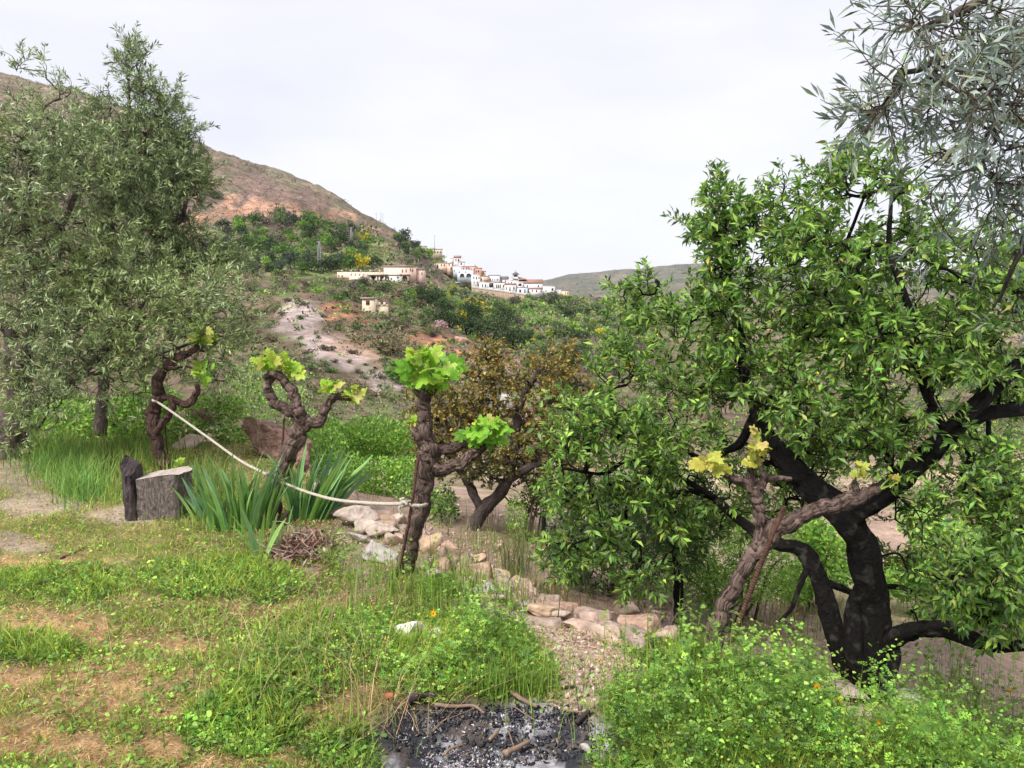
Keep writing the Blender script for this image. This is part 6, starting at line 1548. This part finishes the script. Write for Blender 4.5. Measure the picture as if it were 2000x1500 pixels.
# grass blades and straw
x, y = ground_samples(285000, seed=2)
dry, lush, bare, ash, px, py = ground_masks(x, y)
n5 = fbm(x * 4, y * 4, 7, 3); pr = 1 - .80 * bare
keep = (r.random(len(x)) < pr * (1 - ash) * (.35 + .9 * (fbm(x * 9, y * 9, 12, 2) > .38))) & (ash < .3)
stp = proj(x, y, 0 * x)
x, y, dry, lush, n5 = x[keep], y[keep], dry[keep], lush[keep], n5[keep]; n = len(x)
isdry = r.random(n) < (.20 + .72 * dry + .35 * smooth(.52, .68, n5) * (1 - lush))
h = np.where(isdry, r.uniform(.02, .06, n), r.uniform(.02, .06, n) * (1 + 1.5 * lush)) * (1 - .25 * dry)
flat = np.where(isdry, r.uniform(1.0, 4.0, n), r.uniform(.2, 1.5, n))
a = r.uniform(0, 2*PI, n); d = unit(np.stack([np.cos(a) * flat, np.sin(a) * flat, np.ones(n)], -1))
w = (.0016 + .00055 * y) * r.uniform(.7, 1.3, n)
side = unit(np.cross(d, np.stack([r.standard_normal(n), r.standard_normal(n), 0 * a], -1)))
z = HM(x, y); p0 = np.stack([x, y, z - .004], -1); mid = p0 + d * (h * .55)[:, None] + np.array([0, 0, .12]) * h[:, None]; tip = p0 + d * h[:, None]
V = np.stack([p0, mid - side * w[:, None] * .55, tip, mid + side * w[:, None] * .55], 1).reshape(-1, 3)
o5 = (np.arange(n) * 4)[:, None]; c = np.where(isdry[:, None], pal(n, DRYC, None, .2), pal(n, GRN, None, .2))
m = MB(); m.add(V, [np.hstack([o5, o5 + 1, o5 + 2, o5 + 3])], np.repeat(c, 4, 0))
o = m.build("grass", M_GRASS, kind='stuff'); o['label'] = "short green grass mixed with orange dry straw on the near terrace"

# low leafy weeds (clover-like) over the terrace
def weeds(name, label, n, seed, hfun, dens, size, cols, tmpl, upn=.9, y1=12.0, wts=None):
    q = np.random.default_rng(seed); x, y = ground_samples(n, y1=y1, seed=seed)
    dry, lush, bare, ash, px, py = ground_masks(x, y); k = q.random(len(x)) < dens(x, y, dry, lush, bare, ash, px, py)
    x, y, lush, dry = x[k], y[k], lush[k], dry[k]; px, py = px[k], py[k]; n = len(x)
    hh = hfun(x, y, lush, px, py); z = HM(x, y) + hh * (1 - .92 * q.random(n) ** 1.15) + .004
    a = q.uniform(0, 2*PI, n); d = unit(np.stack([np.cos(a), np.sin(a), q.normal(.25, .35, n)], -1))
    up = unit(np.stack([q.normal(0, .45, n), q.normal(-.1, .45, n), np.full(n, upn)], -1)); X, Yv, Z = frames(d, up)
    s = size * q.uniform(.5, 1.3, n) * (1 + .35 * lush)
    cl = fbm(x * 2.6, y * 2.6, seed, 3)[:, None]; cl2 = fbm(x * 11, y * 11, seed + 4, 3)[:, None]; cc = pal(n, cols, wts, .22) * (.7 + .5 * smooth(.35, .65, cl)) * (.72 + .5 * smooth(.35, .62, cl2))
    m = MB(); m.instances(tmpl[0], tmpl[1], np.stack([x, y, z], -1), X, Yv, Z, s, cc)
    o = m.build(name, M_LEAF, kind='stuff'); o['label'] = label; return x, y, hh
WC = [(.13,.29,.04), (.18,.36,.05), (.09,.20,.04), (.25,.41,.06)]
def lowh(x, y, lush, px, py): return .012 + .035 * smooth(.45, .7, fbm(x * 3, y * 3, 14, 3)) + .03 * lush
weeds("clover", "low clover-like leafy weeds carpeting the grass", 52000, 31, lowh, lambda x, y, dry, lush, bare, ash, px, py: (1 - .88 * dry) * (1 - .85 * bare) * (1 - ash) * (.22 + .78 * smooth(.42, .58, fbm(x * 2.3, y * 2.3, 17, 3))), .020, [(.17,.35,.05), (.24,.42,.06), (.13,.27,.045), (.30,.45,.08)], TRI3)
def tallh(x, y, lush, px, py):
    b_ = .19 * ell(px, py, 1400, 1450, 300, 120, .6) + .17 * ell(px, py, 1890, 1460, 260, 130, .6) + .15 * ell(px, py, 880, 1290, 200, 90, .6) + .12 * ell(px, py, 690, 1085, 70, 40) + .05 * ell(px, py, 860, 1150, 110, 40)
    return (np.clip(b_, 0, .22) + .025) * (.2 + .9 * fbm(x * 3.4, y * 3.4, 19, 4) ** 1.2 + 1.0 * smooth(.35, .7, fbm(x * 10, y * 10, 23, 3))) * (.25 + .75 * lush) * (1 - .9 * ell(px, py, 1700, 1410, 80, 55, .4)) * (1 - .9 * ell(px, py, 830, 1278, 80, 48, .4))
dl = lambda x, y, dry, lush, bare, ash, px, py: smooth(.12, .5, lush) * (1 - .95 * ell(px, py, 1700, 1410, 80, 55, .4))
X1, Y1_, H1 = weeds("leafy_weeds", "lush mounds of bright green divided-leaf weeds in the foreground", 60000, 32, tallh, dl, .030, WC, FEATHER, upn=.7, y1=7)
weeds("fine_weeds", "fine feathery young weeds between the broader leaves", 84000, 33, lambda *a: tallh(*a) * 1.25 + .01, dl, .011, [(.22,.40,.05), (.28,.44,.07), (.15,.29,.045)], TRI3, upn=.3, y1=7)
# stems rising through the weeds, grass stalks
def stalks(name, label, n, seed, regions, h0, h1, w, cols, lean=.25, head=0.0, leaves=0):
    q = np.random.default_rng(seed); PX = []; PY = []
    for (cx, cy, rx, ry, wt) in regions:
        k = int(n * wt); PX.append(q.normal(cx, rx * .55, k)); PY.append(q.normal(cy, ry * .55, k))
    PX = np.concatenate(PX); PY = np.clip(np.concatenate(PY), 600, 1700); x, y, z = hit(PX, PY); ok = np.isfinite(y) & (y < 16); x, y, z = x[ok], y[ok], z[ok]; n = len(x)
    h = q.uniform(h0, h1, n); a = q.uniform(0, 6.28, n); l = q.uniform(0, lean, n); bx = np.cos(a) * l * h; by = np.sin(a) * l * h
    b_ = np.stack([x, y, z - .02], -1); mid = b_ + np.stack([bx * .3, by * .3, h * .55], -1); tip = b_ + np.stack([bx, by, h], -1)
    s = unit(np.stack([np.cos(a + 1.57), np.sin(a + 1.57), 0 * a], -1)) * w; c = pal(n, cols, None, .2)
    V = np.stack([b_ - s, b_ + s, mid + s * .8, mid - s * .8, tip], 1).reshape(-1, 3); o5 = (np.arange(n) * 5)[:, None]
    m = MB(); m.add(V, [np.hstack([o5, o5+1, o5+2, o5+3]), np.hstack([o5+3, o5+2, o5+4])], np.repeat(c, 5, 0))
    if head:
        k = q.random(n) < .5; t_ = tip[k]; kk = len(t_)
        for j in range(7):
            d = unit(np.stack([q.normal(0, .5, kk), q.normal(0, .5, kk), np.ones(kk)], -1)); X, Yv, Z = frames(d)
            m.instances(DIAM[0], DIAM[1], t_ - [0, 0, 1.] * np.full((kk, 1), .012 * j), X, Yv, Z, np.full(kk, head), c[k] * 1.1)
    if leaves:
        for j in range(leaves):
            f = q.uniform(.15, .95, n)[:, None]; pp = b_ * (1 - f) + tip * f; aa = q.uniform(0, 6.28, n); d = unit(np.stack([np.cos(aa), np.sin(aa), np.full(n, .5)], -1)); X, Yv, Z = frames(d)
            m.instances(LOBED[0], LOBED[1], pp, X, Yv, Z, q.uniform(.015, .035, n), c)
    o = m.build(name, M_GRASS, kind='stuff'); o['label'] = label
stalks("tall_grass", "long green grass blades among the weeds", 3400, 41, [(930,1160,150,50,.2),(1000,1360,90,16,.05),(740,1180,120,70,.12),(1430,1380,330,110,.22),(1850,1420,220,120,.22),(560,1330,240,120,.1),(420,1030,100,40,.06)], .09, .24, .0022, [(.20,.33,.05), (.26,.38,.07), (.14,.26,.04)], .6)
stalks("leafy_stems", "thin upright weed stems with small divided leaves at the right", 300, 42, [(1500,1330,220,60,.3),(1850,1330,180,110,.45),(1350,1290,150,30,.15),(860,1160,140,40,.1)], .12, .36, .002, [(.16,.27,.05), (.20,.32,.06)], .25, 0, 9)
stalks("seed_grass", "thin seeding grass stalks along the terrace edge and the path", 520, 43, [(1180,1200,150,30,.3),(850,1100,140,40,.25),(1600,1240,160,50,.2),(640,1250,160,80,.1),(1000,1140,90,30,.15)], .10, .30, .0011, [(.42,.33,.18), (.30,.28,.12), (.36,.24,.13)], .35, .010)
stalks("dry_stalks", "dry yellow stalks fallen over the grass", 260, 44, [(700,1350,120,60,.4),(560,1260,200,70,.3),(760,1420,80,40,.15),(300,1330,200,90,.15)], .10, .30, .0013, [(.55,.42,.22), (.48,.33,.18)], 2.6)
stalks("rush_tuft", "tuft of thin dark green rushes behind the ochre edge stones", 110, 45, [(1008,1118,26,12,1)], .20, .42, .003, [(.08,.13,.05), (.12,.17,.06), (.22,.2,.09)], .45)
stalks("long_grass_clump", "deep green clump of long soft grass under the left olive branches", 2600, 46, [(130,925,80,30,.4),(165,965,60,24,.3),(110,890,70,26,.3)], .06, .30, .0028, [(.16,.32,.08), (.20,.38,.07), (.11,.24,.07), (.28,.42,.07)], 1.3)
stalks("bank_grass", "rough green grass on the bank behind the leftmost vine and stump", 6500, 47, [(230,900,120,40,.3),(300,850,110,30,.3),(400,960,60,50,.2),(60,880,90,20,.2)], .06, .26, .0045, [(.14,.25,.04), (.20,.30,.05), (.10,.19,.04), (.3,.33,.09)], .7)
stalks("slope_grass", "tufts of grass and dry stalks on the soil slope below the terrace", 2600, 48, [(1000,1060,130,50,.25),(1560,1200,220,50,.25),(1850,950,160,60,.2),(760,950,90,30,.15),(1060,1180,60,20,.15)], .06, .28, .004, [(.16,.22,.06), (.3,.26,.12), (.2,.26,.06), (.38,.3,.18)], .5)
gx = [(1350,1235,40,20,1)]
stalks("dead_grass", "pale mauve dead grass behind the foot of the fourth vine", 420, 49, gx, .12, .28, .002, [(.34,.28,.27), (.42,.34,.32)], .5)

# dead leaves and twigs heap at the vine foot
q = np.random.default_rng(60); n = 1100; gx_, gy_, gz_ = hit(q.normal(592, 34, n), q.normal(1078, 15, n)); ok = np.isfinite(gy_); n = ok.sum()
pp = np.stack([gx_[ok], gy_[ok], gz_[ok] + .01 + .10 * q.random(n) ** 2], -1); X, Yv, Z = frames(unit(q.standard_normal((n, 3)) * [1, 1, .5]))
m = MB(); m.instances(*OLIVE, pp, X, Yv, Z, np.stack([q.uniform(.03, .10, n), q.uniform(.04, .14, n), np.full(n, .05)], -1), pal(n, [(.13,.06,.045), (.22,.12,.09), (.34,.24,.19), (.09,.05,.04)], None, .2))
for i in range(46):
    p0 = pp[q.integers(n)]; a_ = q.uniform(0, 6.28); L_ = q.uniform(.08, .26)
    m.tube(catmull([p0, p0 + [math.cos(a_)*L_*.5, math.sin(a_)*L_*.4, .07*q.random()+.02], p0 + [math.cos(a_)*L_, math.sin(a_)*L_, q.uniform(-.02,.12)]], 3), np.linspace(.004, .0015, 7), 4, c=(.33,.25,.21), cap=False)
o = m.build("leaf_litter", leaf_mat("dead_leaf_surface", .9, .0, spec=.1), kind='stuff'); o['label'] = "heap of brown dead leaves and twigs at the foot of the leaning vine"
q = np.random.default_rng(61); n = 2600; gx_, gy_, gz_ = hit(np.concatenate([q.normal(1150, 70, n//2), q.normal(700, 60, n//4), q.normal(650, 90, n//4)]), np.concatenate([q.normal(1240, 40, n//2), q.normal(1150, 26, n//4), q.normal(1230, 50, n//4)])); ok = np.isfinite(gy_); n = ok.sum()
pp = np.stack([gx_[ok], gy_[ok], gz_[ok] + .005], -1); X, Yv, Z = frames(unit(q.standard_normal((n, 3)) * [1, 1, .15]))
m = MB(); m.instances(*OLIVE, pp, X, Yv, Z, np.stack([q.uniform(.012, .05, n), q.uniform(.015, .06, n), np.full(n, .03)], -1), pal(n, [(.30,.17,.13), (.40,.28,.2), (.2,.11,.09), (.5,.38,.28)], None, .2))
o = m.build("plant_litter", leaf_mat("litter_surface", .9, .0, spec=.1), kind='stuff'); o['label'] = "reddish dry plant litter on the soil between weeds and stones"

# flowers
def flower_mesh():
    m = MB(); n = 7
    for k in range(n):
        a_ = 2*PI*k/n; X, Yv, Z = frames(np.array([[math.cos(a_), math.sin(a_), .55]]), np.array([[0, 0, 1.]]))
        m.instances(LANCE[0] * [1, 2.6, 1], LANCE[1], np.zeros((1, 3)), X, Yv, Z, np.array([1.0]), np.array([(.80, .48, .01)]))
    return m.mesh("petals", leaf_mat("petal_surface", .5, .3))
FM = flower_mesh(); M_STEM = plain_mat("green_stem", (.12, .22, .05), .6)
FL = [(1595,1342,"yellow flower left of the almond trunk foot, upper of two close together"),(1637,1366,"yellow flower just below the almond trunk foot"),(1717,1414,"yellow flower on the path edge below the grey stone"),(1973,1351,"yellow flower at the right edge in tall weeds"),
      (1558,1200,"yellow flower on a tall stem beside the second black trunk"),(1855,1193,"yellow flower in front of the horizontal almond limb"),(1583,1368,"small yellow flower left of the almond foot, lower of two close together"),(845,1198,"lone yellow flower above the white stone"),(1170,1290,"small yellow bud at the left rim of the big weed mound")]
for i, (px, py, lb) in enumerate(FL):
    x, y, z = hit([px], [py + 75]); Yf = float(y[0]) if np.isfinite(y[0]) else 3.2
    tp = P(px, py, Yf); b = np.array([tp[0] + .02, Yf, float(HM(tp[0], Yf))]); s = .020 if i not in (6, 8) else .013
    t = thing("yellow_flower", lb, "flower", b, "yellow daisy-like flowers in the weeds")
    m = MB(); m.tube(catmull([(0, 0, -.02), (tp - b) * .5 + [.012, 0, 0], tp - b], 5), .0018, 5); m.build("stem", M_STEM, t)
    o = link("petals", FM, t); o.location = tuple(tp - b); o.scale = (s, s, s); o.rotation_euler = (.9 + .3 * math.sin(i * 3), .3 * math.cos(i * 5), i)
    m = MB(); m.tube([(0, 0, -.002), (0, 0, .006)], .006, 8, c=(1, 1, 1)); o = m.build("flower_centre", plain_mat("flower_centre", (.6, .3, .01), .8), t); o.location = tuple(tp - b)
q = np.random.default_rng(70); n = 330; gx_, gy_, gz_ = hit(np.concatenate([q.normal(700, 70, 150), q.uniform(0, 1000, 120), q.normal(1450, 200, 60)]), np.concatenate([q.normal(1270, 70, 150), q.uniform(1060, 1480, 120), q.normal(1380, 60, 60)])); ok = np.isfinite(gy_); n = ok.sum()
pp = np.stack([gx_[ok], gy_[ok], gz_[ok] + q.uniform(.03, .12, n)], -1); X, Yv, Z = frames(unit(q.standard_normal((n, 3))))
m = MB(); m.instances(*TRI3, pp, X, Yv, Z, q.uniform(.005, .012, n), pal(n, [(.75,.6,.03), (.8,.7,.1), (.8,.8,.75)], [4, 2, 1], .1)); o = m.build("tiny_blossoms", M_LEAF, kind='stuff'); o['label'] = "tiny yellow and white blossoms speckled through the grass"
for o in bpy.data.objects:
    if o.type == 'MESH': pass

# ================================================================ labels of the many shrubs and trees: where each one stands
LM = [(625,510,"the lattice pylon"),(687,470,"the thin lattice mast"),(780,530,"the pink villa"),(719,596,"the cream hut"),(700,540,"the terrace walls"),(590,640,"the grey scree"),(650,600,"the upper orange landslip"),
      (875,680,"the lower orange landslip"),(758,690,"the wide tan bush"),(950,655,"the dark oak grove"),(849,490,"the tall mast"),(1035,560,"the church"),(895,550,"the arched white building"),(1115,712,"the dark bush of the valley"),
      (455,405,"the orange cliff"),(845,730,"the leafy third vine"),(975,575,"the retaining wall"),(540,715,"the second vine"),(400,660,"the leftmost vine"),(960,680,"the ochre oak top"),(1200,560,"the almond tips"),(520,520,"the left olive crown")]
todo = {}
for o in list(bpy.data.objects):
    lb = o.get('label', '')
    if o.parent is None and o.type == 'MESH' and o.get('category') in ('tree', 'shrub') and o.get('group') and o.name.split('.')[0] in ('slope_tree', 'shrub', 'oak_tree', 'broom_bush', 'bare_bush'):
        qx, qy = proj(*o.location); qx, qy = float(qx), float(qy)
        lx, ly, nm = min(LM, key=lambda L_: (L_[0]-qx)**2 + 1.6*(L_[1]-qy)**2)
        dx, dy = qx - lx, qy - ly
        if abs(dx) > 1.2 * abs(dy): w_ = "left of" if dx < 0 else "right of"
        else: w_ = "above" if dy < 0 else "below"
        if abs(dx) > 45 or abs(dy) > 34: w_ = "well " + w_
        elif abs(dx) < 14 and abs(dy) < 12: w_ = "close by"
        hd = lb.split(' on ')[0].split(' in ')[0].split(' at ')[0].split(' below ')[0].split(' dotted')[0].split(' just')[0]
        todo.setdefault(hd + ' ' + w_ + ' ' + nm, []).append((qx, o))
ORD = ['leftmost', 'second from left', 'third from left', 'fourth from left', 'fifth from left', 'sixth from left', 'seventh from left', 'eighth from left', 'ninth from left']
for lb, L_ in todo.items():
    L_.sort(key=lambda q_: q_[0])
    for k, (_, o) in enumerate(L_):
        if len(L_) == 1: o['label'] = lb
        elif len(L_) == 2: o['label'] = lb + (", left one" if k == 0 else ", right one")
        else: o['label'] = lb + ", " + (ORD[k] if k < 9 else 'farther right')
_tot = sum(len(m_.polygons) for m_ in bpy.data.meshes); print("FACES in meshes", _tot)
